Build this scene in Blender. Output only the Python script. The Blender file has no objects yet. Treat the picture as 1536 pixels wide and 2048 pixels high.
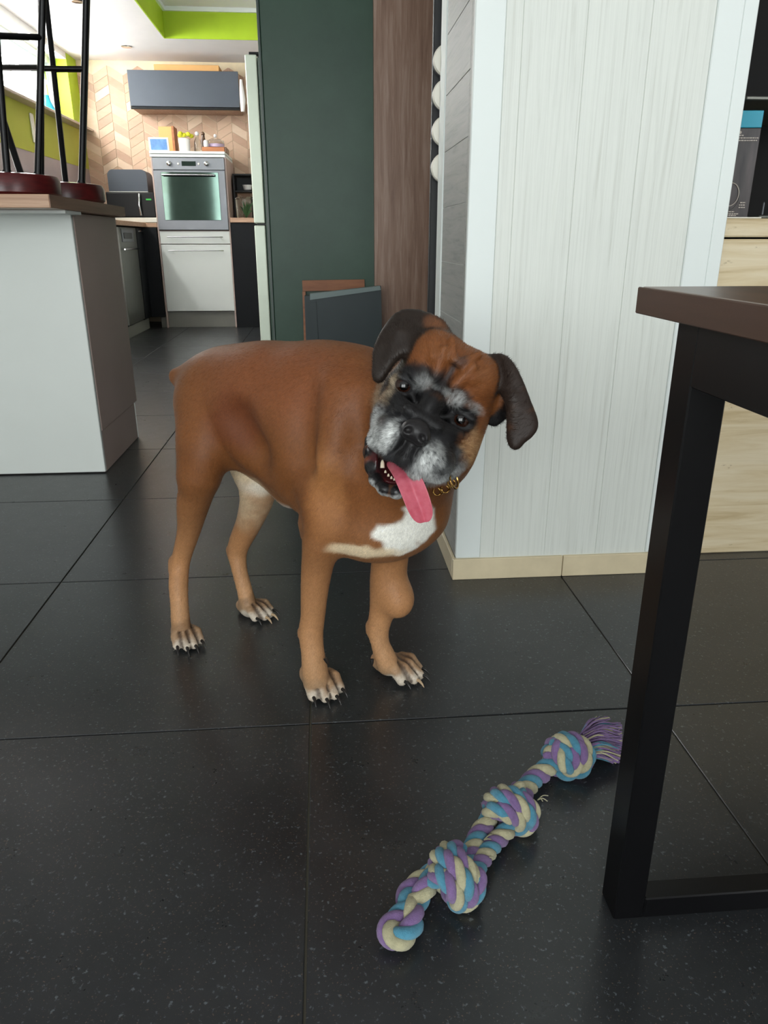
import bpy, bmesh, math, random
import numpy as np
from mathutils import Vector, Matrix
random.seed(7); rng = np.random.default_rng(7)
SC = bpy.context.scene; COL = SC.collection

# ---------------------------------------------------------------- camera
FPX, CX, CY, CH = 1475.0, 768.0, 1024.0, 0.77
TH = math.atan(544 / FPX); PSI = math.atan(128 / math.hypot(FPX, 544))
cF = np.array([math.sin(PSI) * math.cos(TH), math.cos(PSI) * math.cos(TH), -math.sin(TH)])
cR = np.array([math.cos(PSI), -math.sin(PSI), 0.0]); cU = np.cross(cR, cF)
CAM = np.array([0, 0, CH])
cd = bpy.data.cameras.new('camera'); cam = bpy.data.objects.new('camera', cd); COL.objects.link(cam)
cd.sensor_fit = 'HORIZONTAL'; cd.sensor_width = 36.0; cd.lens = FPX / 1536 * 36; cd.clip_start = 0.02
Mc = Matrix(((cR[0], cU[0], -cF[0], 0), (cR[1], cU[1], -cF[1], 0), (cR[2], cU[2], -cF[2], CH), (0, 0, 0, 1)))
cam.matrix_world = Mc; SC.camera = cam
def ray(u, v): return cF * FPX + cR * (u - CX) - cU * (v - CY)
def aty(u, v, Y): d = ray(u, v); return CAM + d * (Y / d[1])
def atx(u, v, X): d = ray(u, v); return CAM + d * (X / d[0])
def atz(u, v, Z=0.0): d = ray(u, v); return CAM + d * ((Z - CH) / d[2])

# ---------------------------------------------------------------- world and lights
SC.view_settings.view_transform = 'Standard'; SC.view_settings.look = 'None'
SC.view_settings.exposure = 0.08; SC.view_settings.gamma = 1.0; SC.view_settings.use_curve_mapping = False
w = bpy.data.worlds.new('sky'); SC.world = w; w.use_nodes = True
bg = w.node_tree.nodes['Background']; bg.inputs[0].default_value = (0.86, 0.93, 1.0, 1); bg.inputs[1].default_value = 2.2
def area(name, loc, direction, sx, sy, power, color=(1, 1, 1)):
    l = bpy.data.lights.new(name, 'AREA'); l.shape = 'RECTANGLE'; l.size = sx; l.size_y = sy; l.energy = power; l.color = color
    o = bpy.data.objects.new(name, l); COL.objects.link(o); o.location = loc
    o.rotation_euler = Vector(direction).to_track_quat('-Z', 'Y').to_euler(); return o
# daylight entering through the glazed doors behind the photographer, the side window and the kitchen window
area('daylight_garden_door', (-0.75, -2.92, 1.3), (0.05, 1, -0.05), 2.9, 2.0, 100, (0.97, 1.0, 0.985))
area('daylight_side_window', (2.52, -1.2, 1.5), (-1, 0.25, -0.15), 1.6, 1.3, 40, (0.95, 0.98, 1.0))
area('daylight_kitchen_window', (-2.30, 6.0, 2.02), (1, 0, -0.35), 2.8, 0.5, 120, (1.0, 0.99, 0.97))
area('kitchen_fill', (-2.05, 4.1, 1.25), (1, 0.12, -0.05), 1.1, 1.7, 30, (1.0, 0.97, 0.94))  # added fill light along the left wall, no door is built there

# ---------------------------------------------------------------- helpers
def L(r, g, b):
    def c(x):
        x /= 255.0
        return x / 12.92 if x <= 0.04045 else ((x + 0.055) / 1.055) ** 2.4
    return (c(r), c(g), c(b), 1.0)
def nm(name, rough=0.5, metal=0.0, base=(0.5, 0.5, 0.5, 1), spec=0.5):
    m = bpy.data.materials.new(name); m.use_nodes = True; nt = m.node_tree; p = nt.nodes['Principled BSDF']
    p.inputs['Base Color'].default_value = base; p.inputs['Roughness'].default_value = rough
    p.inputs['Metallic'].default_value = metal; p.inputs['Specular IOR Level'].default_value = spec
    return m, nt, p
def N(nt, t, **kw):
    n = nt.nodes.new(t)
    for k, v in kw.items(): setattr(n, k, v)
    return n
def coords(nt, scale=(1, 1, 1), rot=(0, 0, 0), rand=0.0):
    g = N(nt, 'ShaderNodeNewGeometry'); mp = N(nt, 'ShaderNodeMapping'); mp.inputs['Scale'].default_value = scale; mp.inputs['Rotation'].default_value = rot
    if rand:
        oi = N(nt, 'ShaderNodeObjectInfo'); ad = N(nt, 'ShaderNodeVectorMath', operation='MULTIPLY_ADD')
        cmb = N(nt, 'ShaderNodeCombineXYZ')
        for i in range(3): nt.links.new(oi.outputs['Random'], cmb.inputs[i])
        ad.inputs[1].default_value = (rand, rand * .7, rand * 1.3); nt.links.new(cmb.outputs[0], ad.inputs[0]); nt.links.new(g.outputs['Position'], ad.inputs[2])
        nt.links.new(ad.outputs[0], mp.inputs[0])
    else: nt.links.new(g.outputs['Position'], mp.inputs[0])
    return mp.outputs[0]
def ramp(nt, src, stops):
    r = N(nt, 'ShaderNodeValToRGB'); e = r.color_ramp.elements
    while len(e) < len(stops): e.new(0.5)
    for i, (p, c) in enumerate(stops): e[i].position = p; e[i].color = c if len(c) == 4 else (*c, 1)
    nt.links.new(src, r.inputs[0]); return r.outputs[0]
def noise(nt, vec, scale=5, detail=4, rough=0.6, dist=0.0):
    n = N(nt, 'ShaderNodeTexNoise'); n.inputs['Scale'].default_value = scale; n.inputs['Detail'].default_value = detail
    n.inputs['Roughness'].default_value = rough; n.inputs['Distortion'].default_value = dist; nt.links.new(vec, n.inputs['Vector']); return n.outputs['Fac']
def bump(nt, p, h, strength=0.2, dist=0.002):
    b = N(nt, 'ShaderNodeBump'); b.inputs['Strength'].default_value = strength; b.inputs['Distance'].default_value = dist
    nt.links.new(h, b.inputs['Height']); nt.links.new(b.outputs[0], p.inputs['Normal'])
def mixc(nt, fac, a, b, mode='MIX'):
    m = N(nt, 'ShaderNodeMix', data_type='RGBA', blend_type=mode)
    for s, v in ((0, fac), (6, a), (7, b)):
        if isinstance(v, (tuple, float, int)): m.inputs[s].default_value = v
        else: nt.links.new(v, m.inputs[s])
    return m.outputs[2]
def simple(name, col, rough=0.5, metal=0.0, var=0.06, vs=6, bmp=0.0, bs=80, spec=0.5):
    m, nt, p = nm(name, rough, metal, col, spec); v = coords(nt)
    f = noise(nt, v, vs, 3)
    lo = tuple(c * (1 - var) for c in col[:3]); hi = tuple(min(1, c * (1 + var)) for c in col[:3])
    nt.links.new(ramp(nt, f, [(0.3, lo), (0.7, hi)]), p.inputs['Base Color'])
    if bmp: bump(nt, p, noise(nt, v, bs, 3), bmp)
    return m
def grain(name, stops, scale, rough=0.45, rand=7.0, bmp=0.15, rotn=(0, 0, 0), dist=0.4, spec=0.5, metal=0):
    m, nt, p = nm(name, rough, metal, spec=spec); v = coords(nt, scale, rotn, rand)
    a = noise(nt, v, 1.0, 6, 0.65, dist); nt.links.new(ramp(nt, a, stops), p.inputs['Base Color'])
    if bmp: bump(nt, p, a, bmp, 0.001)
    return m

class MB:
    """collects shapes and links them as one mesh object"""
    def __init__(s): s.bm = bmesh.new(); s.mi = 0
    def _tag(s, n0, smooth=False):
        s.bm.faces.ensure_lookup_table()
        for f in list(s.bm.faces)[n0:]: f.material_index = s.mi; f.smooth = smooth
    def box(s, x0, x1, y0, y1, z0, z1, bev=0.0, seg=1, rot=None, piv=None):
        n0 = len(s.bm.faces)
        r = bmesh.ops.create_cube(s.bm, size=1.0)
        for v in r['verts']: v.co = Vector(((x0 + x1) / 2 + v.co.x * (x1 - x0), (y0 + y1) / 2 + v.co.y * (y1 - y0), (z0 + z1) / 2 + v.co.z * (z1 - z0)))
        vs = list(r['verts'])
        if bev > 0:
            es = list({e for v in vs for e in v.link_edges})
            q = bmesh.ops.bevel(s.bm, geom=es, offset=bev, segments=seg, affect='EDGES', profile=0.5)
            vs = list({v for v in q['verts']} | {v for v in vs if v.is_valid})
        if rot is not None:
            pv = Vector(piv if piv is not None else ((x0 + x1) / 2, (y0 + y1) / 2, (z0 + z1) / 2))
            for v in vs: v.co = pv + rot @ (v.co - pv)
        s._tag(n0); return s
    def poly(s, bottom, height_vec, smooth=False):
        n0 = len(s.bm.faces); hv = Vector(height_vec)
        a = [s.bm.verts.new(Vector(p)) for p in bottom]; b = [s.bm.verts.new(Vector(p) + hv) for p in bottom]
        n = len(a); s.bm.faces.new(a[::-1]); s.bm.faces.new(b)
        for i in range(n): s.bm.faces.new((a[i], a[(i + 1) % n], b[(i + 1) % n], b[i]))
        s._tag(n0, smooth); return s
    def tube(s, pts, r, seg=12, caps=True, closed=False, flat=None):
        n0 = len(s.bm.faces); P = [Vector(p) for p in pts]; n = len(P)
        rr = r if hasattr(r, '__len__') else [r] * n
        T = []
        for i in range(n):
            if closed: t = P[(i + 1) % n] - P[i - 1]
            else: t = P[min(i + 1, n - 1)] - P[max(i - 1, 0)]
            T.append(t.normalized())
        nrm = T[0].orthogonal().normalized(); rings = []
        for i in range(n):
            nrm = (nrm - T[i] * nrm.dot(T[i])); nrm = nrm.normalized() if nrm.length > 1e-6 else T[i].orthogonal().normalized()
            bn = T[i].cross(nrm)
            rings.append([s.bm.verts.new(P[i] + (nrm * math.cos(2 * math.pi * k / seg) + bn * math.sin(2 * math.pi * k / seg)) * rr[i]) for k in range(seg)])
        rng_ = range(n) if closed else range(n - 1)
        for i in rng_:
            A, B = rings[i], rings[(i + 1) % n]
            for k in range(seg):
                s.bm.faces.new((A[k], A[(k + 1) % seg], B[(k + 1) % seg], B[k]))
        if caps and not closed: s.bm.faces.new(rings[0][::-1]); s.bm.faces.new(rings[-1])
        s._tag(n0, True); return s
    def lathe(s, prof, c=(0, 0, 0), axis='Z', seg=28):
        n0 = len(s.bm.faces); rings = []; c = Vector(c)
        for r, h in prof:
            ring = []
            for k in range(seg):
                a = 2 * math.pi * k / seg
                if axis == 'Z': v = Vector((r * math.cos(a), r * math.sin(a), h))
                elif axis == 'Y': v = Vector((r * math.cos(a), h, r * math.sin(a)))
                else: v = Vector((h, r * math.cos(a), r * math.sin(a)))
                ring.append(s.bm.verts.new(c + v))
            rings.append(ring)
        for A, B in zip(rings, rings[1:]):
            for k in range(seg): s.bm.faces.new((A[k], A[(k + 1) % seg], B[(k + 1) % seg], B[k]))
        s.bm.faces.new(rings[0][::-1]); s.bm.faces.new(rings[-1]); s._tag(n0, True); return s
    def ball(s, c, r, seg=20, scale=(1, 1, 1)):
        n0 = len(s.bm.faces); q = bmesh.ops.create_uvsphere(s.bm, u_segments=seg, v_segments=seg // 2, radius=1.0)
        for v in q['verts']: v.co = Vector(c) + Vector((v.co.x * r * scale[0], v.co.y * r * scale[1], v.co.z * r * scale[2]))
        s._tag(n0, True); return s
    def build(s, name, mats, parent=None, fix=True, **props):
        if fix: bmesh.ops.recalc_face_normals(s.bm, faces=s.bm.faces)
        me = bpy.data.meshes.new(name); s.bm.to_mesh(me); s.bm.free()
        for m in (mats if isinstance(mats, (list, tuple)) else [mats]): me.materials.append(m)
        if any(p.use_smooth for p in me.polygons):
            for e in me.edges: pass
            try: me.set_sharp_from_angle(angle=math.radians(40))
            except Exception: pass
        return link(name, me, parent, **props)
def link(name, me, parent=None, **props):
    o = bpy.data.objects.new(name, me); COL.objects.link(o)
    if parent is not None:
        o.parent = parent
        if parent.parent is None and any(abs(c) > 1e-9 for c in parent.location): o.location = -parent.location
    for k, v in props.items(): o[k] = v
    return o
def thing(name, loc, label, cat, group=None):
    o = bpy.data.objects.new(name, None); COL.objects.link(o); o.location = loc; o.empty_display_size = 0.05
    o['label'] = label; o['category'] = cat
    if group: o['group'] = group
    return o
def bx(name, m, parent, *a, bev=0.002, **kw):
    props = {k: kw.pop(k) for k in list(kw) if k in ('kind', 'label', 'category')}
    return MB().box(*a, bev=bev, **kw).build(name, m, parent, **props)

# ---------------------------------------------------------------- materials
m_tile, nt, p = nm('black_stone_tile', 0.30, spec=0.55)
v = coords(nt, rand=9.0)
f1 = noise(nt, v, 6, 4, .6); f2 = noise(nt, v, 170, 3, .6); f3 = noise(nt, v, 360, 2, .5); f4 = noise(nt, v, 22, 5, .7)
base = ramp(nt, f1, [(0.3, L(34, 37, 39)), (0.7, L(46, 48, 50))])
c1 = mixc(nt, ramp(nt, f2, [(0.62, (0, 0, 0)), (0.70, (1, 1, 1))]), base, L(92, 99, 103))
c2 = mixc(nt, ramp(nt, f3, [(0.66, (0, 0, 0)), (0.72, (1, 1, 1))]), c1, L(98, 84, 72))
c3 = mixc(nt, ramp(nt, f4, [(0.60, (0, 0, 0)), (0.85, (.35, .35, .35))]), c2, L(66, 60, 56))
nt.links.new(c3, p.inputs['Base Color'])
nt.links.new(ramp(nt, f4, [(0.3, (.27, .27, .27)), (0.75, (.33, .33, .33))]), p.inputs['Roughness'])
bump(nt, p, f2, 0.12, 0.0008)
m_grout = simple('grey_grout', L(80, 77, 66), 0.9, bmp=.2)
m_white = simple('white_laminate', L(214, 219, 214), 0.42, var=.03, vs=2)
m_trim = simple('white_trim', L(226, 233, 230), 0.45, var=.02, vs=2)
m_wall = simple('white_plaster', L(226, 226, 222), 0.8, var=.03, bmp=.1, bs=200)
m_ceil = simple('ceiling_white', L(232, 230, 232), 0.85, var=.02)
m_side = simple('taupe_shade_laminate', L(176, 156, 148), 0.42, var=.05, vs=3)  # taupe on oven column; on the peninsula, white laminate toned for shade
m_lime = simple('lime_green_paint', L(160, 190, 22), 0.6, var=.05)
m_olive = simple('olive_green_paint', L(170, 176, 62), 0.6, var=.06, vs=2)
m_mauve = simple('grey_mauve_splashback', L(158, 150, 156), 0.4, var=.05, vs=3)
m_sill = simple('beige_stone_sill', L(178, 168, 158), 0.4, var=.1, vs=30)
m_dgreen, nt, p = nm('dark_green_panel', 0.42, spec=.35); v = coords(nt)
nt.links.new(ramp(nt, noise(nt, v, 3, 5, .7), [(0.3, L(46, 72, 58)), (0.7, L(56, 84, 68))]), p.inputs['Base Color']); bump(nt, p, noise(nt, v, 25, 4), .08, .002)
m_black = simple('black_metal', L(13, 13, 15), 0.36, 0.2, var=.1, vs=40, spec=.35)
m_blackp = simple('black_plastic', L(12, 13, 14), 0.35, var=.1, spec=.25)
m_board = simple('black_board', L(24, 25, 28), 0.55, var=.1)
m_steel = simple('brushed_steel', L(118, 121, 125), 0.36, 0.8, var=.05, vs=8)
m_chrome = simple('chrome', L(210, 212, 214), 0.12, 1.0, var=.02)
m_dsteel = simple('dark_steel', L(105, 106, 100), 0.35, 0.7, var=.08, vs=5)
m_dcab = simple('charcoal_cabinet', L(15, 18, 21), 0.5, var=.08, spec=.2)
m_hood = simple('slate_blue_cabinet', L(62, 70, 80), 0.5, var=.05, vs=3)
m_mint = simple('pale_steel_fridge_door', L(200, 212, 196), 0.35, 0.15, var=.06, vs=4)
m_fbody = simple('dark_fridge_body', L(44, 66, 56), 0.4, var=.1)
m_plinth = simple('grey_plinth', L(120, 120, 112), 0.45, var=.05)
m_brown = grain('brown_wood_laminate', [(0.30, L(126, 94, 76)), (0.5, L(150, 118, 98)), (0.68, L(172, 144, 126))], (60, 60, 3.5), 0.42, 0, .1)
m_worktop = grain('oak_worktop', [(0.3, L(150, 112, 86)), (0.55, L(184, 148, 120)), (0.75, L(204, 172, 144))], (2.0, 40, 60), .4, 0)
m_workside = grain('oak_worktop_end', [(0.3, L(108, 76, 60)), (0.7, L(142, 106, 86))], (30, 2.0, 60), .4, 0)
m_walnut = grain('walnut_table_top', [(0.3, L(66, 46, 34)), (0.55, L(96, 70, 52)), (0.75, L(116, 88, 66))], (26, 2.2, 50), .30, 0, .12)
m_walnute = grain('walnut_table_edge', [(0.3, L(68, 46, 33)), (0.6, L(80, 54, 40)), (0.8, L(88, 60, 44))], (10, 3.0, 30), .55, 0, .1)
m_plank = grain('pale_grey_wood_plank', [(0.28, L(200, 203, 194)), (0.42, L(215, 219, 212)), (0.58, L(222, 226, 219)), (0.75, L(212, 216, 207))], (130, 130, 2.6), .45, 3.1, .12, dist=.9)
m_planks = grain('shaded_wood_plank', [(0.28, L(128, 130, 128)), (0.45, L(152, 154, 150)), (0.7, L(166, 166, 162))], (80, 5, 80), .45, 3.1, .12, dist=.9)  # front plank wood again, darkened for the shaded left face
m_void = simple('void_black', L(9, 9, 10), .85)
m_joint = simple('white_joint', L(222, 226, 220), .6)
m_beige = simple('beige_skirting_tile', L(214, 200, 168), .35, var=.06, vs=18)
m_mah = grain('mahogany_seat', [(0.3, L(58, 16, 18)), (0.7, L(92, 28, 28))], (20, 6, 60), .28, 0, .05)
m_orange = grain('orange_brown_wood', [(0.3, L(130, 76, 42)), (0.7, L(168, 106, 62))], (4, 30, 30), .5, 0)
m_crate = simple('dark_teal_plastic', L(38, 52, 54), .5, var=.06)
m_rim = simple('grey_green_rim', L(122, 138, 136), .5)
m_glass, nt, p = nm('clear_glass', 0.03); p.inputs['Transmission Weight'].default_value = 1.0; p.inputs['Base Color'].default_value = (.93, .97, .96, 1); p.inputs['IOR'].default_value = 1.3
m_oveng = simple('oven_glass', L(84, 102, 94), .06, 1.0, var=.1, spec=.9)
m_teal = simple('teal_glaze', L(40, 150, 175), .2)
m_cream = simple('cream_white', L(232, 228, 215), .5)
m_card = simple('tan_cardboard', L(196, 150, 92), .7, var=.05)
m_yellow = simple('yellow_petal', L(216, 214, 40), .6)
m_leafg = simple('green_leaf', L(60, 104, 52), .5, var=.2, vs=40)
m_screen = simple('blue_screen', L(96, 138, 190), .2, var=.25, vs=30)
m_lilac = simple('lilac_glass', L(190, 172, 200), .12)
m_wmauve = simple('white_ceramic', L(236, 234, 232), .2)
m_led, nt, p = nm('green_led', .4, base=L(20, 90, 30)); p.inputs['Emission Color'].default_value = L(40, 200, 60); p.inputs['Emission Strength'].default_value = .6
m_gold = simple('brass', L(190, 150, 84), .25, 1.0)
# travertine
m_trav, nt, p = nm('travertine', .42); v = coords(nt, (1.2, 1.2, 16))
a = noise(nt, v, 2.2, 7, .62, .8); v2 = coords(nt, (25, 25, 60)); b_ = noise(nt, v2, 1.0, 4, .6)
c = ramp(nt, a, [(0.30, L(190, 168, 128)), (0.45, L(214, 196, 160)), (0.62, L(224, 210, 180)), (0.78, L(206, 190, 158))])
c = mixc(nt, ramp(nt, b_, [(0.68, (0, 0, 0)), (0.76, (.7, .7, .7))]), c, L(140, 118, 84))
nt.links.new(c, p.inputs['Base Color']); bump(nt, p, b_, .2, .001)
chev = []
for i, (c0, c1_) in enumerate([((194, 162, 136), (204, 174, 148)), ((180, 148, 122), (192, 160, 134)), ((208, 182, 156), (216, 192, 168)), ((168, 136, 112), (180, 148, 124))]):
    chev.append(grain('chevron_wood_%s' % 'abcd'[i], [(0.3, L(*c0)), (0.7, L(*c1_))], (8, 8, 40), .5, 5.0, .05))

def S(name, m, *a, **kw): return bx(name, m, None, *a, kind='structure', **kw)

# ---------------------------------------------------------------- structure
TS = 0.603; X0 = -0.0395; Y0 = 1.056          # tile module and one grid crossing
fl = MB().box(-3.4, 2.8, -3.2, 8.0, -0.10, -0.0035).build('floor', m_grout, kind='structure')
tb = MB().box(0.0015, TS - 0.0015, 0.0015, TS - 0.0015, -0.004, 0.0, bev=0.001); tile_me = None
for i in range(-6, 5):
    for j in range(-3, 12):
        x = X0 + i * TS; y = Y0 + j * TS
        if tile_me is None: o = tb.build('tile', m_tile, fl); tile_me = o.data
        else: o = link('tile', tile_me, fl)
        o.location = (x, y, random.uniform(-.0003, 0.0)) 
XL = -2.14; YB = 7.80; ZC = 2.285; ZU = 2.50
# left kitchen wall with window opening
wl = MB(); wl.box(XL - .2, XL, 2.7, YB + .2, -.05, 1.39); wl.build('wall_left', m_mauve, kind='structure')
wlo = bpy.data.objects['wall_left']
MB().box(XL - .2, XL + .004, 2.7, YB, 1.39, 1.705).build('painted_band', m_olive, wlo, label='olive green painted band')
MB().box(XL - .2, XL, 2.7, 4.6, 1.705, ZU).box(XL - .2, XL, 4.6, 7.52, 2.235, ZU).build('upper_wall', m_wall, wlo)
MB().box(XL - .2, XL, 7.52, YB, 1.705, ZU).build('window_reveal', m_lime, wlo, label='lime green window reveal')
win = MB().box(XL - .17, XL - .13, 4.6, 7.52, 1.72, 1.765).box(XL - .17, XL - .13, 4.6, 7.52, 2.19, 2.235).box(XL - .17, XL - .13, 7.46, 7.52, 1.765, 2.19).box(XL - .17, XL - .13, 4.6, 4.66, 1.765, 2.19).build('window_1', m_trim, kind='structure')
for y in (5.55, 6.50): bx('mullion', m_trim, win, XL - .17, XL - .13, y, y + .05, 1.765, 2.19)
MB().box(XL - .155, XL - .15, 4.66, 7.46, 1.765, 2.19).build('pane', m_glass, win)
MB().box(XL - .18, XL + .09, 4.5, 7.56, 1.706, 1.728, bev=.004).box(XL + .0, XL + .09, 7.55, 7.99 - .2, 1.706, 1.722).build('window_sill', m_sill, win)
# back wall with chevron tiles
wb = MB().box(XL - .2, 0.5, YB, YB + .2, -.05, ZU + .1).build('wall_back', m_beige, kind='structure')
cw, chh, sl = 0.135, 0.075, 0.075; n = 0; chm = {}
for ci in range(12):
    x = XL + ci * cw; up = ci % 2
    for k in range(-1, 20):
        z = 0.97 + k * chh
        z0, z1 = (z, z + sl) if up else (z + sl, z)
        if max(z0, z1) + chh > ZC + .03 or min(z0, z1) < .90: continue
        if x > -0.6 : continue
        mi = random.randrange(4)
        key = (up, mi)
        if key not in chm:
            mb = MB(); g = .0015; a0, a1 = (0, sl) if up else (sl, 0)
            mb.poly([(g, 0, a0 + g), (cw - g, 0, a1 + g), (cw - g, 0, a1 + chh - g), (g, 0, a0 + chh - g)], (0, -.006, 0))
            o = mb.build('tile', chev[mi], wb); chm[key] = o.data
        else: o = link('tile', chm[key], wb)
        o.location = (x, YB + random.uniform(0, .001), z)
# ceilings
MB().box(XL - .2, -1.2, 2.7, YB, ZC, ZC + .05).box(-1.2, .5, 6.975, YB, ZC, ZC + .05).build('ceiling', m_ceil, kind='structure')
MB().box(-3.4, 2.8, -3.2, YB + .2, ZU, ZU + .08).build('ceiling', m_ceil, kind='structure')
MB().box(-1.199, .5, 6.965, 6.9745, ZC - .001, ZU - .02).build('trim_1', m_lime, kind='structure')
MB().box(-1.1995, -1.19, 2.7, 6.9645, ZC - .001, ZU - .02).build('trim_2', m_lime, kind='structure')
MB().box(-1.2, .5, 6.945, 6.975, ZU - .03, ZU).box(-1.2, -1.17, 2.7, 6.945, ZU - .03, ZU).build('trim_3', m_trim, kind='structure')
# living room shell around and behind the photographer
MB().box(-3.4, XL - .2, 2.55, 2.7, -.05, ZU).build('wall_return', m_wall, kind='structure')
MB().box(-3.4, -3.2, -3.2, 2.55, -.05, ZU).build('wall_west', m_wall, kind='structure')
MB().box(2.6, 2.8, -3.2, 3.36, -.05, ZU).build('wall_right', m_wall, kind='structure')
MB().box(-3.4, -2.3, -3.2, -3.0, -.05, ZU).box(.8, 2.6, -3.2, -3.0, -.05, ZU).box(-2.3, .8, -3.2, -3.0, 2.35, ZU).build('wall_rear', m_wall, kind='structure')
d = MB().box(-2.3, -2.22, -3.1, -3.04, 0, 2.35).box(.72, .8, -3.1, -3.04, 0, 2.35).box(-.8, -.7, -3.1, -3.04, 0, 2.35).box(-2.22, .72, -3.1, -3.04, 2.27, 2.35).build('door_1', m_trim, kind='structure')
MB().box(-2.22, -.8, -3.075, -3.07, 0, 2.27).box(-.7, .72, -3.075, -3.07, 0, 2.27).build('pane', m_glass, d)
# hall wall behind the pillar: brown boarded wall, kitchen right wall
wm = MB().box(.2325, 2.8, 3.36, 3.394, 0, ZU).build('wall_middle', m_brown, kind='structure')
MB().box(.5, .7, 3.44, YB, 0, ZU).build('wall_kitchen_right', m_wall, kind='structure')
MB().box(.75, 2.6, 2.3, 2.42, 0, ZU).build('wall_far_right', m_void, kind='structure')

# pillar
pil = MB().box(.3045, .846, 1.6018, 1.99, 0, ZU).build('wall_center', m_joint, kind='structure')
for x0, x1 in ((.361, .394), (.394, .518), (.518, .644), (.644, .769)):
    bx('plank', m_plank, pil, x0 + .0005, x1 - .0005, 1.600, 1.608, .0555, ZU, bev=.0006)
bx('corner_trim', m_trim, pil, .302, .3605, 1.598, 1.612, .0555, ZU, bev=.0015)
bx('corner_trim', m_trim, pil, .7695, .823, 1.597, 1.612, .0555, ZU, bev=.002)
bx('corner_trim', m_trim, pil, .8232, .853, 1.600, 1.95, .0, ZU, bev=.002)
zj = [.055, .12, .24, .36, .48, .60, .72, .843, .966, 1.085, 1.208, 1.33, 1.45, 1.57, 1.69, 1.81, 1.93, 2.05, 2.17, 2.29, ZU]
for a0, a1 in zip(zj, zj[1:]):
    bx('plank', m_planks, pil, .303, .309, 1.637, 1.938, a0 + .0006, a1 - .0006, bev=.0005)
bx('plank', m_planks, pil, .303, .309, 1.6125, 1.636, .0555, ZU, bev=.001)
bx('corner_trim', m_trim, pil, .300, .312, 1.940, 1.952, .0, ZU, bev=.001)
bx('corner_trim', m_trim, pil, .303, .33, 1.9525, 2.034, .0, ZU, bev=.001)
bs = bx('baseboard_front', m_beige, None, .2955, .5635, 1.594, 1.6075, 0, .0535, kind='structure', bev=.0012)
bx('skirting_tile', m_beige, bs, .5655, .853, 1.594, 1.6075, 0, .0535, bev=.0012)
bx('baseboard_left', m_beige, None, .295, .3025, 1.609, 1.90, 0, .0535, kind='structure', bev=.0012)
# black board and white-lidded tins
t = thing('wall_board', (.42, 2.04, 0), 'black upright board edge between the brown wall and the pillar', 'board')
bx('board', m_board, t, .291, .56, 2.078, 2.10, 0.0, 2.3)
for k, (z, w_) in enumerate(zip((1.180, 1.105, 1.025, .942), ('topmost', 'second', 'third', 'lowest'))):
    t = thing('tin', (.305, 2.034, z), '%s white-faced round tin in the column on the black board' % w_, 'tin', 'round tins beside the pillar')
    MB().lathe([(.030, 2.0775), (.034, 2.074), (.035, 2.050)], (.322, 0, z), 'Y').build('tin_body', m_steel, t)
    MB().lathe([(.0355, 2.050), (.036, 2.044), (.033, 2.039), (.02, 2.037)], (.322, 0, z), 'Y').build('lid', m_cream, t)

# fireplace
fp = thing('fireplace', (1.4, 1.95, 0), 'beige travertine fireplace base right of the white pillar', 'fireplace')
bx('slab', m_trav, fp, .855, 1.7, 1.70, 2.28, 0, .50, bev=.003)
bx('slab', m_trav, fp, .855, 2.4, 1.702, 2.28, .5015, .772, bev=.003)
bx('slab', m_trav, fp, 1.702, 2.4, 1.70, 2.28, 0, .50, bev=.003)
bx('mantel', m_trav, fp, .855, 2.4, 1.695, 2.28, .776, .815, bev=.003)
bx('ledge_strip', m_cream, fp, .90, .985, 1.70, 1.72, .8155, .818, bev=.0005)
bx('firebox', m_void, fp, .86, 2.4, 2.20, 2.285, .8155, 2.2)  # black sheet standing in for the dark void above the mantel
# packaging on the mantel
pk = thing('coffee_machine_box', (.94, 1.78, .8155), 'black printed carton with teal top band standing on the travertine mantel', 'box')
R_ = Matrix.Rotation(math.radians(-6), 3, 'Z'); pv = (.93, 1.76, .82)
m_pk, nt, p = nm('black_carton', .3); v = coords(nt, (30, 30, 5)); nt.links.new(ramp(nt, noise(nt, v, 1, 3), [(.35, L(26, 26, 28)), (.7, L(78, 70, 70))]), p.inputs['Base Color'])
MB().box(.862, .972, 1.735, 1.85, .8157, 1.000, bev=.001, rot=R_, piv=pv).build('carton', m_pk, pk)
MB().box(.862, .972, 1.7345, 1.85, 1.0005, 1.034, bev=.001, rot=R_, piv=pv).build('top_band', m_teal, pk)
m_ring = simple('silver_print', L(180, 170, 160), .5)
ringp = [Vector(pv) + R_ @ (Vector((.925 + .019 * math.cos(a), 1.7335, .866 + .024 * math.sin(a))) - Vector(pv)) for a in np.linspace(0, 2 * math.pi, 33)[:-1]]
MB().tube(ringp, .0009, 6, closed=True).build('printed_ring', m_ring, pk)
ringp = [Vector(pv) + R_ @ (Vector((.921 + .026 * math.cos(a), 1.7335, .862 + .031 * math.sin(a))) - Vector(pv)) for a in np.linspace(0, 2 * math.pi, 33)[:-1]]
MB().tube(ringp, .0005, 6, closed=True).build('printed_ring', m_dsteel, pk)
tx = MB()
for (x0, x1, z) in [(.886, .968, .979), (.890, .966, .974), (.915, .935, .984), (.905, .94, .829), (.895, .95, .8245), (.90, .945, .821), (.950, .962, .848), (.948, .962, .843), (.948, .962, .838)]:
    xx = x0
    while xx < x1:
        wd = random.uniform(.002, .006); tx.box(xx, min(x1, xx + wd), 1.7332, 1.7342, z, z + .0022, rot=R_, piv=pv); xx += wd + .0012
tx.ball(Vector(pv) + R_ @ (Vector((.927, 1.7338, .991)) - Vector(pv)), .0035, 10, (1, .3, 1))
tx.build('printed_text', m_ring, pk, kind='stuff')
pk2 = thing('metal_tray', (1.0, 1.74, .8155), 'thin dark metal tray on mantel below the black carton', 'tray')
bx('tray', m_dsteel, pk2, .985, 1.3, 1.71, 1.9, .8157, .822)
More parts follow.
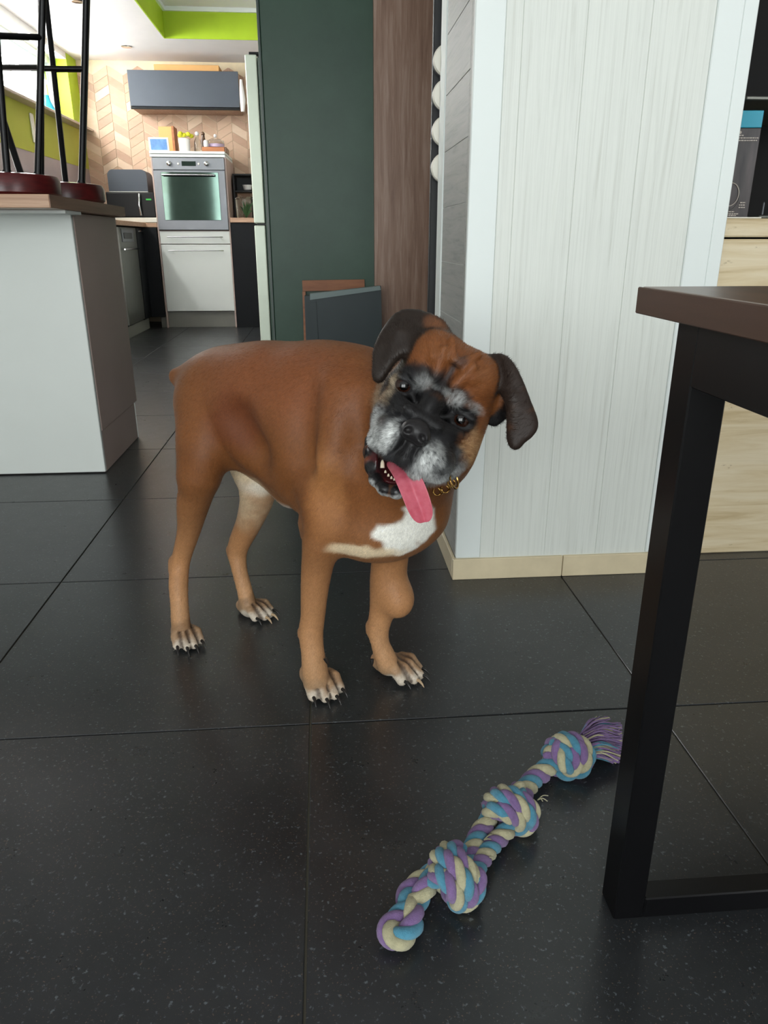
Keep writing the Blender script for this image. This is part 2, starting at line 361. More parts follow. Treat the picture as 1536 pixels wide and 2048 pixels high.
bx('glass_edge', m_steel, pk2, .992, .995, 1.712, 1.716, .822, .85)
pk3 = thing('shelf_bracket', (1.05, 1.95, .0), 'grey shelf edge just above the teal band of the carton', 'shelf')
bx('shelf', m_dsteel, pk3, .962, 1.3, 1.80, 2.19, 1.065, 1.073)

# ---------------------------------------------------------------- kitchen
pen = thing('peninsula_cabinet', (-1.5, 2.85, 0), 'white panelled kitchen peninsula with shade-toned side at the left edge', 'cabinet')
bx('front_panel', m_white, pen, XL + .002, -.775, 2.556, 2.575, .004, .851)
bx('side_panel', m_side, pen, XL + .3, -.773, 2.5755, 3.09, .147, .851)
bx('plinth', m_side, pen, XL + .3, -.776, 2.5755, 3.055, 0, .1455)
bx('rear_trim', m_white, pen, -.79, -.774, 3.056, 3.06, 0, .146)
wt = thing('bar_worktop', (-1.5, 2.65, .852), 'oak worktop slab with bar overhang on the white peninsula', 'worktop')
MB().box(XL + .004, -.739, 2.265, 3.1, .853, .888, bev=.0015).build('slab', m_worktop, wt)
bx('edge_band', m_workside, wt, -.7385, -.737, 2.266, 3.099, .8535, .8875, bev=0)
bx('front_edge_strip', m_white, pen, XL + .3, -.742, 2.40, 2.556, .843, .8525, bev=0.001)

ZT = .889
def stool(c, label, legs, rungs, cross=None):
    t = thing('bar_stool', (c[0], c[1], ZT), label, 'stool', 'upturned bar stools on the peninsula')
    MB().lathe([(.05, ZT), (.145, ZT + .001), (.152, ZT + .008), (.152, ZT + .044), (.146, ZT + .056), (.12, ZT + .06), (.03, ZT + .06)], (c[0], c[1], 0), seg=48).build('seat', m_mah, t)
    ends = []
    for (a, b) in legs:
        a = Vector(a); b = Vector(b); dv = (b - a) / (b.z - a.z); top = a + dv * (1.60 - a.z); a0 = a + dv * (ZT + .057 - a.z)
        MB().tube([a0, a0 + dv * .012, top], [.016, .010, .009], 12).build('leg', m_black, t); ends.append((a0, dv))
    def P(i, v):
        zs = np.linspace(1.0, 1.6, 400); q = [ends[i][0] + ends[i][1] * (z - ends[i][0].z) for z in zs]
        vv = [CY - FPX * ((np.array(k) - CAM) @ cU) / ((np.array(k) - CAM) @ cF) for k in q]; return q[int(np.argmin(np.abs(np.array(vv) - v)))]
    for (i, v0, j, v1) in rungs:
        MB().tube([P(i, v0), P(j, v1)], .008, 10).build('rung', m_black, t)
    return t
A = lambda u, v, Y: tuple(aty(u, v, Y))
stool((-.918, 2.45), 'dark red upturned bar stool nearest the camera on the oak worktop',
      [(A(76, 346, 2.46), A(85, 0, 2.40)), (A(14, 340, 2.38), A(-14, 0, 2.28)), (A(38, 337, 2.53), A(-72, 0, 2.66)), (A(-40, 345, 2.50), A(-110, 0, 2.6))],
      [(0, 75, 1, 72), (0, 136, 2, 135), (1, 72, 3, 72), (2, 135, 3, 130)])
stool((-.888, 2.82), 'dark red upturned bar stool farther from the camera, its legs crossing the kitchen window',
      [(A(163, 364, 2.76), A(172, 0, 2.66)), (A(131, 362, 2.90), A(92, 0, 3.04)), (A(82, 356, 2.75), A(82, 0, 2.66)), (A(165, 362, 2.93), A(175, 0, 3.06))],
      [(0, 138, 2, 137), (1, 140, 3, 140)])

# left base run: dishwasher + dark cabinets + worktop
dw = thing('dishwasher', (-1.85, 6.7, 0), 'steel front dishwasher in the left cabinet run under the worktop', 'dishwasher')
bx('body', m_dcab, dw, -2.12, -1.60, 6.35, 6.93, .10, .872)
bx('door', m_dsteel, dw, -1.60, -1.575, 6.352, 6.928, .11, .868)
bx('control_box', m_steel, dw, -1.575, -1.569, 6.42, 6.80, .755, .855)
bx('handle_recess', m_blackp, dw, -1.569, -1.566, 6.47, 6.74, .78, .825)
MB().tube([(-1.555, 6.40, .70), (-1.555, 6.88, .70)], .006, 8).build('handle', m_chrome, dw)
bc = thing('corner_base_cabinet', (-1.85, 7.3, 0), 'charcoal base cabinet between the dishwasher and the oven column', 'cabinet')
bx('body', m_dcab, bc, -2.12, -1.58, 6.935, 7.19, .10, .872)
bx('door', m_dcab, bc, -1.58, -1.571, 6.937, 7.185, .11, .868)
MB().tube([(-1.553, 6.95, .84), (-1.553, 7.17, .84)], .006, 8).build('handle', m_chrome, bc)
bx('plinth', m_plinth, bc, -1.66, -1.60, 6.35, 7.19, 0, .098)
bx('filler', m_dcab, bc, -1.60, -1.4515, 7.192, 7.215, .10, .872)
lw = thing('side_worktop', (-1.85, 6.9, .88), 'wood worktop running along the kitchen window wall', 'worktop')
MB().box(XL + .006, -1.545, 5.6, 7.79, .878, .915, bev=.002).box(-1.546, -1.4475, 7.20, 7.79, .878, .915).build('slab', m_worktop, lw)

# oven column
oc = thing('oven_column_cabinet', (-1.12, 7.5, 0), 'tall white cabinet holding the steel oven at the back of the kitchen', 'cabinet')
bx('side', m_side, oc, -1.445, -1.43, 7.20, 7.79, 0, 1.445)
bx('side', m_side, oc, -.815, -.80, 7.20, 7.79, 0, 1.445)
bx('back', m_side, oc, -1.43, -.815, 7.77, 7.79, .15, 1.44)
bx('plinth', m_plinth, oc, -1.50, -.812, 7.235, 7.25, 0, .145)
bx('shelf', m_side, oc, -1.43, -.815, 7.21, 7.77, .835, .85)
bx('top_board', m_trim, oc, -1.45, -.805, 7.195, 7.79, 1.446, 1.468)
bx('top_board', m_trim, oc, -1.45, -.805, 7.19, 7.79, 1.472, 1.492)
d = bx('drawer', m_white, oc, -1.428, -.812, 7.198, 7.218, .737, .843)
MB().tube([(-1.36, 7.165, .795), (-.87, 7.165, .795)], .005, 8).tube([(-1.33, 7.165, .795), (-1.33, 7.20, .795)], .004, 6).tube([(-.90, 7.165, .795), (-.90, 7.20, .795)], .004, 6).build('handle', m_chrome, d)
d = bx('door', m_white, oc, -1.428, -.812, 7.198, 7.218, .15, .731)
MB().tube([(-1.36, 7.165, .68), (-.87, 7.165, .68)], .005, 8).tube([(-1.33, 7.165, .68), (-1.33, 7.20, .68)], .004, 6).tube([(-.90, 7.165, .68), (-.90, 7.20, .68)], .004, 6).build('handle', m_chrome, d)
ov = thing('oven', (-1.12, 7.4, .855), 'stainless built-in oven with reflective glass door', 'oven')
bx('body', m_steel, ov, -1.428, -.818, 7.215, 7.70, .853, 1.438)
bx('control_panel', m_steel, ov, -1.43, -.815, 7.185, 7.2145, 1.345, 1.44)
od = bx('oven_door', m_steel, ov, -1.43, -.815, 7.180, 7.2145, .855, 1.338)
bx('glass', m_oveng, od, -1.365, -.872, 7.174, 7.1795, .935, 1.325)
MB().tube([(-1.35, 7.135, 1.30), (-.90, 7.135, 1.30)], .009, 10).tube([(-1.33, 7.135, 1.30), (-1.33, 7.18, 1.30)], .006, 8).tube([(-.92, 7.135, 1.30), (-.92, 7.18, 1.30)], .006, 8).build('handle', m_chrome, od)
for x in (-1.285, -.965): MB().lathe([(.022, 7.1845), (.020, 7.155), (.012, 7.150)], (x, 0, 1.392), 'Y', 20).build('knob', m_chrome, ov)
for x in (-1.21, -1.035): MB().lathe([(.009, 7.1845), (.008, 7.175)], (x, 0, 1.392), 'Y', 14).build('button', m_cream, ov)
bx('display', m_oveng, ov, -1.18, -1.06, 7.182, 7.1845, 1.375, 1.412, bev=0)
# right base
rb = thing('right_base_cabinet', (-.6, 7.5, 0), 'black base cabinet between the oven column and the fridge', 'cabinet')
bx('body', m_dcab, rb, -.797, -.1, 7.20, 7.79, 0, .915)
rw = thing('right_worktop', (-.45, 7.5, .916), 'short oak worktop over the black cabinet right of the oven', 'worktop')
MB().box(-.797, -.1, 7.185, 7.79, .917, .957, bev=.002).build('slab', m_worktop, rw)
ns = thing('spice_rack', (-.66, 7.6, .957), 'small dark open shelf on the worktop right of the oven', 'shelf')
bx('side', m_board, ns, -.785, -.77, 7.50, 7.70, .958, 1.34)
bx('side', m_board, ns, -.40, -.385, 7.50, 7.70, .958, 1.34)
bx('board', m_board, ns, -.7695, -.4005, 7.50, 7.70, 1.325, 1.34)
bx('board', m_board, ns, -.7695, -.4005, 7.50, 7.70, 1.185, 1.20)
bx('back', m_board, ns, -.7695, -.4005, 7.69, 7.70, 1.2005, 1.3245)
g = thing('glass_bowl', (-.66, 7.55, 1.20), 'clear glass bowl inside the dark shelf', 'bowl')
MB().lathe([(.02, 1.2005), (.035, 1.21), (.045, 1.25), (.042, 1.25), (.03, 1.215)], (-.66, 7.57, 0)).build('bowl', m_wmauve, g)
g = thing('glass_terrarium', (-.66, 7.35, .957), 'glass jar with green leaves on the right worktop', 'jar')
MB().lathe([(.085, .958), (.09, .97), (.09, 1.12), (.075, 1.135)], (-.665, 7.33, 0)).build('jar', m_glass, g)
lf = MB()
for k in range(14):
    a = random.uniform(0, 6.28); r = random.uniform(.02, .06); h = random.uniform(.06, .14)
    b0 = Vector((-.665, 7.33, .965)); tp = b0 + Vector((r * math.cos(a), r * math.sin(a), h))
    lf.tube([b0, (b0 + tp) / 2 + Vector((0, 0, .02)), tp], [.003, .008, .001], 6)
lf.build('leaves', m_leafg, g, kind='stuff')

# wall cabinet / hood
hc = thing('wall_cabinet', (-1.15, 7.6, 1.85), 'slate grey horizontal wall cabinet above the oven', 'cabinet')
bx('body', m_brown, hc, -1.615, -.68, 7.475, 7.79, 1.855, 2.147)
bx('front', m_hood, hc, -1.622, -.675, 7.45, 7.4745, 1.872, 2.15)
bx('lower_rail', m_dcab, hc, -1.622, -.675, 7.452, 7.4745, 1.850, 1.869)
wbx = thing('wooden_crate', (-1.15, 7.55, 2.15), 'pale wooden box lying on top of the slate wall cabinet', 'box')
bx('box', m_card, wbx, -1.40, -.84, 7.50, 7.75, 2.151, 2.205, bev=.003)
# microwave & friends
mw = thing('microwave', (-1.75, 7.35, .95), 'black microwave with silver vertical handle left of the oven', 'microwave')
X1, X2 = aty(212, 400, 7.2)[0], aty(309, 400, 7.2)[0]
bx('body', m_blackp, mw, X1, X2, 7.21, 7.60, .957, 1.165, bev=.008, seg=2)
bx('door', m_blackp, mw, X1 + .01, X2 - .13, 7.195, 7.209, .965, 1.155)
MB().tube([(X2 - .125, 7.185, .975), (X2 - .13, 7.165, 1.06), (X2 - .125, 7.185, 1.15)], .010, 10).build('handle', m_chrome, mw)
bx('display', m_led, mw, X2 - .075, X2 - .03, 7.206, 7.2095, 1.10, 1.112, bev=0)
wsb = thing('white_board', (-1.6, 7.35, .915), 'white slab under the black microwave on the worktop', 'board')
bx('slab', m_cream, wsb, X1 + .03, X2 + .006, 7.195, 7.62, .9155, .9565, bev=.004)
gl = thing('bread_bin', (-1.75, 7.35, 1.165), 'slate blue rounded bread bin on top of the black microwave', 'bread bin')
mb = MB(); prof = []
for a in np.linspace(0, math.pi / 2, 7): prof.append((X2 - .06 - .05 + .05 * math.sin(math.pi / 2 - a + 0) , 1.30 + .05 * math.sin(a)))
pts = [(X1 + .02, 7.26, 1.168), (X2 - .06, 7.26, 1.168)] + [(x, 7.26, z) for x, z in [(X2 - .06, 1.29)] + prof] + [(X1 + .02 + (X2 - .06 - x), 7.26, z) for x, z in prof[::-1]]
mb.poly(pts, (0, .25, 0)).build('bin', m_hood, gl)
bx('lid_trim', m_cream, gl, X1 + .02, X2 - .06, 7.255, 7.2595, 1.168, 1.172, bev=0)

# things on top of the oven column
ZO = 1.4925
pf = thing('tablet_frame', (-1.36, 7.26, ZO), 'white framed tablet with blue picture on the oven column', 'tablet')
R2 = Matrix.Rotation(math.radians(12), 3, 'X')
MB().box(-1.455, -1.285, 7.25, 7.262, ZO + .002, ZO + .11, bev=.003, rot=R2, piv=(-1.37, 7.25, ZO)).build('frame', m_trim, pf)
MB().box(-1.440, -1.300, 7.2475, 7.25, ZO + .014, ZO + .098, rot=R2, piv=(-1.37, 7.25, ZO)).build('screen', m_screen, pf)
cb = thing('tan_box', (-1.33, 7.5, ZO), 'upright tan wooden box behind the white tablet', 'box')
bx('box', m_card, cb, -1.40, -1.285, 7.44, 7.60, ZO, ZO + .22)
bx('side', m_orange, cb, -1.2845, -1.265, 7.435, 7.605, ZO, ZO + .225)
va = thing('flower_vase', (-1.17, 7.40, ZO), 'white vase of yellow flowers on the oven column', 'vase')
MB().lathe([(.04, ZO), (.045, ZO + .01), (.05, ZO + .11), (.045, ZO + .115)], (-1.17, 7.36, 0)).build('vase', m_wmauve, va)
for k in range(9):
    a = k * 2.4; r = .012 + .05 * (k / 9); q = (-1.165 + r * math.cos(a) * 1.1, 7.355 + r * math.sin(a) * .8, ZO + .145 + .02 * math.sin(k * 3.1))
    MB().ball(q, .022, 10, (1, 1, .8)).build('flower', m_yellow if k % 3 else m_cream, va)
for k, (x, h, m_, lb) in enumerate([(-1.055, .17, m_glass, 'clear glass bottle with round stopper beside the yellow flowers'), (-1.02, .185, m_walnut, 'dark wooden pepper mill behind the glass bottle')]):
    g = thing('bottle' if k == 0 else 'pepper_mill', (x, 7.36 + .12 * k, ZO), lb, 'bottle' if k == 0 else 'pepper mill')
    MB().lathe([(.032, ZO), (.034, ZO + .01), (.030, ZO + h * .55), (.016, ZO + h * .72), (.015, ZO + h * .85)], (x, 7.36 + .12 * k, 0)).build('body', m_, g)
    MB().ball((x, 7.36 + .12 * k, ZO + h * .92), .018, 14).build('stopper', m_wmauve if k == 0 else m_walnut, g)
tr = thing('wooden_tray', (-.92, 7.4, ZO), 'small orange wood tray block at the right end of the oven column', 'tray')
bx('tray', m_orange, tr, -1.01, -.815, 7.28, 7.50, ZO, ZO + .045, bev=.004)
bx('side', m_walnut, tr, -.8145, -.80, 7.28, 7.50, ZO, ZO + .045)
cl = thing('glass_cloche', (-.90, 7.4, ZO + .045), 'lilac tinted glass dish with knob lid on the wooden tray', 'dish')
MB().lathe([(.06, ZO + .0455), (.075, ZO + .05), (.078, ZO + .075)], (-.90, 7.38, 0)).build('dish', m_lilac, cl)
MB().lathe([(.078, ZO + .076), (.07, ZO + .105), (.03, ZO + .125), (.01, ZO + .127)], (-.90, 7.38, 0)).build('lid', m_glass, cl)
MB().ball((-.90, 7.38, ZO + .143), .015, 12).build('knob', m_wmauve, cl)
cj = thing('small_jar', (-.965, 7.31, ZO + .045), 'little white lidded jar in front of the lilac glass dish', 'jar')
MB().lathe([(.018, ZO + .0455), (.02, ZO + .05), (.02, ZO + .09), (.012, ZO + .1)], (-.975, 7.30, 0), seg=16).build('jar', m_wmauve, cj)
# sill objects & ceiling spots
tv = thing('teal_vase', (-2.12, 6.72, 1.728), 'teal conical vase on the kitchen window sill', 'vase')
MB().lathe([(.055, 1.7285), (.06, 1.735), (.03, 1.80), (.022, 1.84)], (XL + .02, 6.78, 0)).build('vase', m_teal, tv)
so = thing('wall_hook_board', (XL + .01, 6.42, 1.56), 'pale slim hanging ornament on the green kitchen wall', 'ornament')
MB().box(XL + .0045, XL + .02, 6.37, 6.43, 1.46, 1.66, bev=.008, seg=2).build('plate', m_cream, so)
for k, q in enumerate([atz(253, 93, ZC), atz(155, 2, ZC)]):
    g = thing('ceiling_spotlight', tuple(q), 'recessed chrome spotlight in the kitchen ceiling, ' + ('nearer the back wall' if k == 0 else 'above the upturned stools'), 'light', 'kitchen ceiling spots')
    MB().lathe([(.04, ZC), (.045, ZC - .002), (.04, ZC - .006), (.03, ZC - .004)], (q[0], q[1], 0)).build('trim_ring', m_chrome, g)
    MB().lathe([(.028, ZC - .001), (.028, ZC - .003)], (q[0], q[1], 0)).build('lens', m_cream, g)
# fridge
fr = thing('fridge', (-.1, 5.3, 0), 'tall fridge freezer with pale door edge seen side on', 'fridge')
bx('body', m_fbody, fr, -.336, .25, 5.00, 5.60, .02, 1.775, bev=.006)
bx('upper_door', m_mint, fr, -.408, -.340, 5.0, 5.60, .868, 1.785, bev=.006, seg=2)
bx('lower_door', m_mint, fr, -.408, -.340, 5.0, 5.60, .06, .856, bev=.006, seg=2)
bx('hinge', m_blackp, fr, -.385, -.30, 5.01, 5.06, 1.7855, 1.80)
bx('hinge', m_blackp, fr, -.39, -.33, 5.005, 5.05, .8563, .8677)
pt = thing('tea_towel', (-.65, 7.46, 1.95), 'white cloth hanging at the right end of the slate wall cabinet', 'cloth')
MB().tube([(-.652, 7.46, 2.09), (-.650, 7.46, 2.00), (-.646, 7.46, 1.93), (-.652, 7.46, 1.84)], [.012, .021, .026, .016], 12).build('cloth', m_wmauve, pt)
# tall dark green cabinet side + leaning things
gc = thing('tall_green_cabinet', (0, 3.7, 0), 'tall dark green cabinet panel in the middle, floor to ceiling', 'cabinet')
bx('panel', m_dgreen, gc, -.21, .240, 3.397, 3.42, .0, ZU - .001)
bx('side', m_fbody, gc, -.222, -.2105, 3.395, 3.95, .0, ZU - .001)
bx('body', m_fbody, gc, -.21, .234, 3.4205, 3.95, 0, ZU - .001)
ch = thing('folding_chair', (0, 3.35, 0), 'folded orange-brown wooden chair leaning on the green panel', 'chair')
def q4(name, m, pr, a, b, w_, tck=.015):   # flat bar from a to b
    a = Vector(a); b = Vector(b); dd = (b - a).normalized(); sd = dd.cross(Vector((0, 1, 0))).normalized() * (w_ / 2)
    MB().poly([a - sd, a + sd, b + sd, b - sd], (0, tck, 0)).build(name, m, pr)
za = aty(604, 562, 3.34); zb = aty(730, 560, 3.34)
q4('top_rail', m_orange, ch, (za[0], 3.375, za[2] - .022), (zb[0], 3.375, zb[2] - .022), .045)
q4('leg', m_orange, ch, (za[0] + .006, 3.36, za[2] - .045), (za[0] + .004, 3.33, 0.0), .013)
q4('leg', m_orange, ch, (zb[0] - .01, 3.36, zb[2] - .045), (zb[0] - .01, 3.33, 0.0), .013)
q4('leg', m_orange, ch, (za[0] + .020, 3.34, za[2] - .14), (za[0] + .012, 3.31, 0.0), .010)
cr = thing('folding_step', (.1, 3.28, 0), 'dark teal folding plastic table with grey rim leaning on the green panel', 'folding table')
def quad_slab(name, m, pr, pts, tk=.03):
    MB().poly(pts, (0, tk, 0)).build(name, m, pr)
Yc = 3.235
P = lambda u, v: Vector(aty(u, v, Yc))
tl, trr = P(618, 592), P(762, 572)
quad_slab('panel', m_crate, cr, [tl, trr, Vector((trr.x + .012, Yc, 0.01)), Vector((tl.x + .0, Yc, 0.01))], .03)
quad_slab('rim', m_rim, cr, [Vector(aty(620, 600, Yc - .01)), Vector(aty(762, 580, Yc - .01)), Vector(aty(760, 572, Yc - .01)), Vector(aty(620, 588, Yc - .01))], .045)
quad_slab('side_strip', m_crate, cr, [Vector(aty(618, 606, Yc - .008)), Vector(aty(632, 604, Yc - .008)), Vector((aty(642, 700, Yc)[0], Yc - .008, .01)), Vector((aty(626, 700, Yc)[0], Yc - .008, .01))], .007)
bx('back_sheet', m_crate, cr, tl.x - .02, trr.x - .03, 3.267, 3.285, 0.0, tl.z + .0)

# ---------------------------------------------------------------- table on the right
tbl = thing('dining_table', (.8, 0, 0), 'dining table with walnut top and black steel frame at the right edge', 'table')
mb = MB(); mb.mi = 0
brd = [(.318, .52), (.522, .74), (.742, .96), (.962, 1.2)]
for x0, x1 in brd: bx('board', m_walnut, tbl, x0 + (0 if x0 > .32 else .0), x1, -.9, .745, .7005, .7265, bev=.0025, seg=2)
bx('edge_board', m_walnute, tbl, .3150, .3178, -.9, .7455, .7008, .7262, bev=.001)
bx('leg', m_black, tbl, .330, .366, .640, .680, .0, .6995, bev=.0015)
bx('leg', m_black, tbl, 1.11, 1.15, .640, .680, .0, .6995, bev=.0015)
bx('foot_bar', m_black, tbl, .3663, 1.1097, .640, .667, .0, .03, bev=.0015)
bx('apron', m_black, tbl, .3295, .345, -.75, .6395, .645, .6998, bev=.001)
bx('apron', m_black, tbl, .345, 1.1, .648, .672, .66, .6995, bev=.001)
bx('leg', m_black, tbl, .330, .370, -.79, -.75, .0, .6995, bev=.0015)
bx('leg', m_black, tbl, 1.11, 1.15, -.79, -.75, .0, .6995, bev=.0015)
bx('foot_bar', m_black, tbl, .3703, 1.1097, -.79, -.75, .0, .03, bev=.0015)
bx('apron', m_black, tbl, 1.10, 1.115, -.75, .6395, .645, .6998, bev=.001)

# ---------------------------------------------------------------- rope toy
m_rope = []
for nme, c0 in (('lilac_cotton', (136, 108, 158)), ('turquoise_cotton', (84, 150, 176)), ('cream_cotton', (196, 190, 154))):
    m, nt, p = nm(nme, .9, spec=.15); v = coords(nt); nt.links.new(ramp(nt, noise(nt, v, 90, 5, .7), [(.3, L(*[c * .84 for c in c0])), (.65, L(*c0))]), p.inputs['Base Color'])
    p.inputs['Sheen Weight'].default_value = .25; bump(nt, p, noise(nt, coords(nt, (1, 1, 1)), 700, 4, .7), .9, .0016); m_rope.append(m)
toy = thing('rope_toy', tuple(atz(960, 1680)), 'knotted rope dog toy in lilac, turquoise and cream lying on the dark floor tiles', 'toy')
def resample(P, n):
    P = np.array(P, float); d = np.r_[0, np.cumsum(np.linalg.norm(np.diff(P, axis=0), axis=1))]; t = np.linspace(0, d[-1], n); return np.stack([np.interp(t, d, P[:, k]) for k in range(3)], 1)
def spline(P, m=14):
    P = [np.array(p, float) for p in P]; P = [2 * P[0] - P[1]] + P + [2 * P[-1] - P[-2]]; out = []
    for a, b, c, d in zip(P, P[1:], P[2:], P[3:]):
        for t in np.linspace(0, 1, m, endpoint=False): out.append(.5 * ((2 * b) + (c - a) * t + (2 * a - 5 * b + 4 * c - d) * t * t + (3 * b - a - 3 * c + d) * t ** 3))
    out.append(P[-2]); return np.array(out)
def rope(mb, P, R_, pitch, ph=0.0, n=None, rk=.60, seg=10):
    P = np.array(P, float); Ln = np.linalg.norm(np.diff(P, axis=0), axis=1).sum(); n = n or max(24, int(Ln / .0025)); P = resample(P, n)
    T = np.gradient(P, axis=0); T /= np.linalg.norm(T, axis=1, keepdims=True); nv = np.cross(T[0], [.3, .2, .9]); nv /= np.linalg.norm(nv); fr_ = []
    for i in range(n):
        nv = nv - T[i] * (nv @ T[i]); nv /= np.linalg.norm(nv); fr_.append((nv, np.cross(T[i], nv)))
    s = np.linspace(0, Ln, n)
    for k in range(3):
        a = 2 * math.pi * (s / pitch + k / 3) + ph; C = np.stack([P[i] + (fr_[i][0] * math.cos(a[i]) + fr_[i][1] * math.sin(a[i])) * R_ * .50 for i in range(n)])
        C[:, 2] = np.maximum(C[:, 2], R_ * rk * .96)
        mb.mi = k; mb.tube(C, [R_ * rk * (.35 if i in (0, n - 1) else 1) for i in range(n)], seg)
def G(u, v, z): return atz(u, v, z)
RR = .0104
# doubled loop at the near end, passing into the first knot
mb = MB()
lp = spline([G(880, 1730, .022), G(852, 1775, .030), G(830, 1808, .020), G(788, 1842, .018), G(776, 1864, .018), G(792, 1880, .018), G(816, 1866, .020), G(828, 1832, .024), G(812, 1800, .018), G(826, 1775, .018), G(868, 1745, .020)])
rope(mb, lp, RR * 1.2, .058); mb.build('rope_loop', m_rope, toy)
def knot(c, ax_, rad, thick, tilt, seed, name='knot'):
    """tight wrapped knot: rope coils crossing over a core"""
    c = np.array(c, float); ax_ = np.array(ax_, float); ax_ /= np.linalg.norm(ax_); s_ = np.cross([0, 0, 1], ax_); s_ /= np.linalg.norm(s_); u_ = np.cross(ax_, s_)
    mb = MB(); t = np.linspace(0, 2 * math.pi, 140)
    r = rad
    P = np.stack([(np.sin(t + seed) + 1.55 * np.sin(2 * (t + seed))) * r * .34, (np.cos(t + seed) - 1.55 * np.cos(2 * (t + seed))) * r * .34, -np.sin(3 * (t + seed)) * r * .50], 1)
    ca, sa = math.cos(tilt), math.sin(tilt)
    Q = c + P[:, :1] * ax_ * 1.0 + (P[:, 1:2] * ca - P[:, 2:] * sa) * s_ + (P[:, 1:2] * sa + P[:, 2:] * ca) * u_
    rope(mb, Q, thick, .050, seed * 2)
    t = np.linspace(0, 2 * math.pi * 3.2, 260); q = t / t[-1]
    W_ = c + ax_ * ((q - .5)[:, None] * r * 1.35) + (np.cos(t)[:, None] * s_ + np.sin(t)[:, None] * u_) * (r * (.46 + .40 * np.sin(math.pi * q)))[:, None] + ax_ * (np.cos(t + seed)[:, None] * r * .28)
    rope(mb, W_, thick, .050, seed)
    return mb.build(name, m_rope, toy)
d1 = G(1160, 1490, 0) - G(880, 1760, 0); 
k1 = G(910, 1752, .032); k2 = G(1022, 1620, .030); k3 = G(1136, 1512, .030)
knot(k1, d1, .036, RR, .3, 0.6); knot(k2, d1, .034, RR, .9, 2.1); knot(k3, d1 + np.array([.06, -.05, 0]), .032, RR, 1.7, 3.6)
mb = MB(); rope(mb, spline([k1 + [0.01, .0, .0], G(955, 1672, .022), G(972, 1650, .024), G(985, 1625, .022), k2]), RR * 1.15, .05); mb.build('rope_section', m_rope, toy)
mb = MB(); rope(mb, spline([k1 + [0.02, 0, 0], G(985, 1690, .018), G(1010, 1665, .018), G(1022, 1640, .020), k2 + [.01, 0, 0]]), RR * 1.15, .05, 1.5); mb.build('rope_section', m_rope, toy)
mb = MB(); rope(mb, spline([k2, G(1065, 1560, .020), G(1085, 1545, .020), G(1100, 1530, .022), k3]), RR * 1.35, .055, .7); mb.build('rope_section', m_rope, toy)
# frayed tassel
ts = MB(); b0 = G(1165, 1490, .032)
for k in range(420):
    a = random.uniform(-1, 1); zz = random.uniform(-1, 1)
    st = G(1166, 1492 + a * 26, max(.003, .020 + zz * .013))
    end = G(1236 + random.uniform(-14, 8), 1488 + a * 38 + random.uniform(-5, 5), max(.0015, .012 + zz * .011))
    if k > 385: st = G(1160, 1470, .03); end = G(1200 + random.uniform(-15, 20), 1440 + random.uniform(-8, 6), .012 + random.random() * .015)
    md = (st + end) / 2 + np.array([0, 0, .006 + random.uniform(-.003, .006)])
    P = spline([st, md, end], 4); P[:, 2] = np.maximum(P[:, 2], .0013)
    ts.mi = 0 if random.random() < .62 else (1 if random.random() < .45 and (a > .1 or a < -.8) else (2 if random.random() < .5 else 0)); ts.tube(P, .0013, 5)
ts.build('tassel', m_rope, toy, kind='stuff')
ff = MB(); ff.mi = 2
for (u, v, z, n_) in ((1035, 1645, .03, 5), (970, 1722, .03, 4), (968, 1680, .03, 3), (1075, 1600, .02, 3)):
    for k in range(n_):
        a = G(u, v, z); b = G(u + random.uniform(8, 22), v + random.uniform(-12, 8), z * .8); ff.tube(spline([a, (a + b) / 2 + [0, 0, .004], b], 4), .0008, 5)
ff.build('loose_threads', m_rope, toy, kind='stuff')

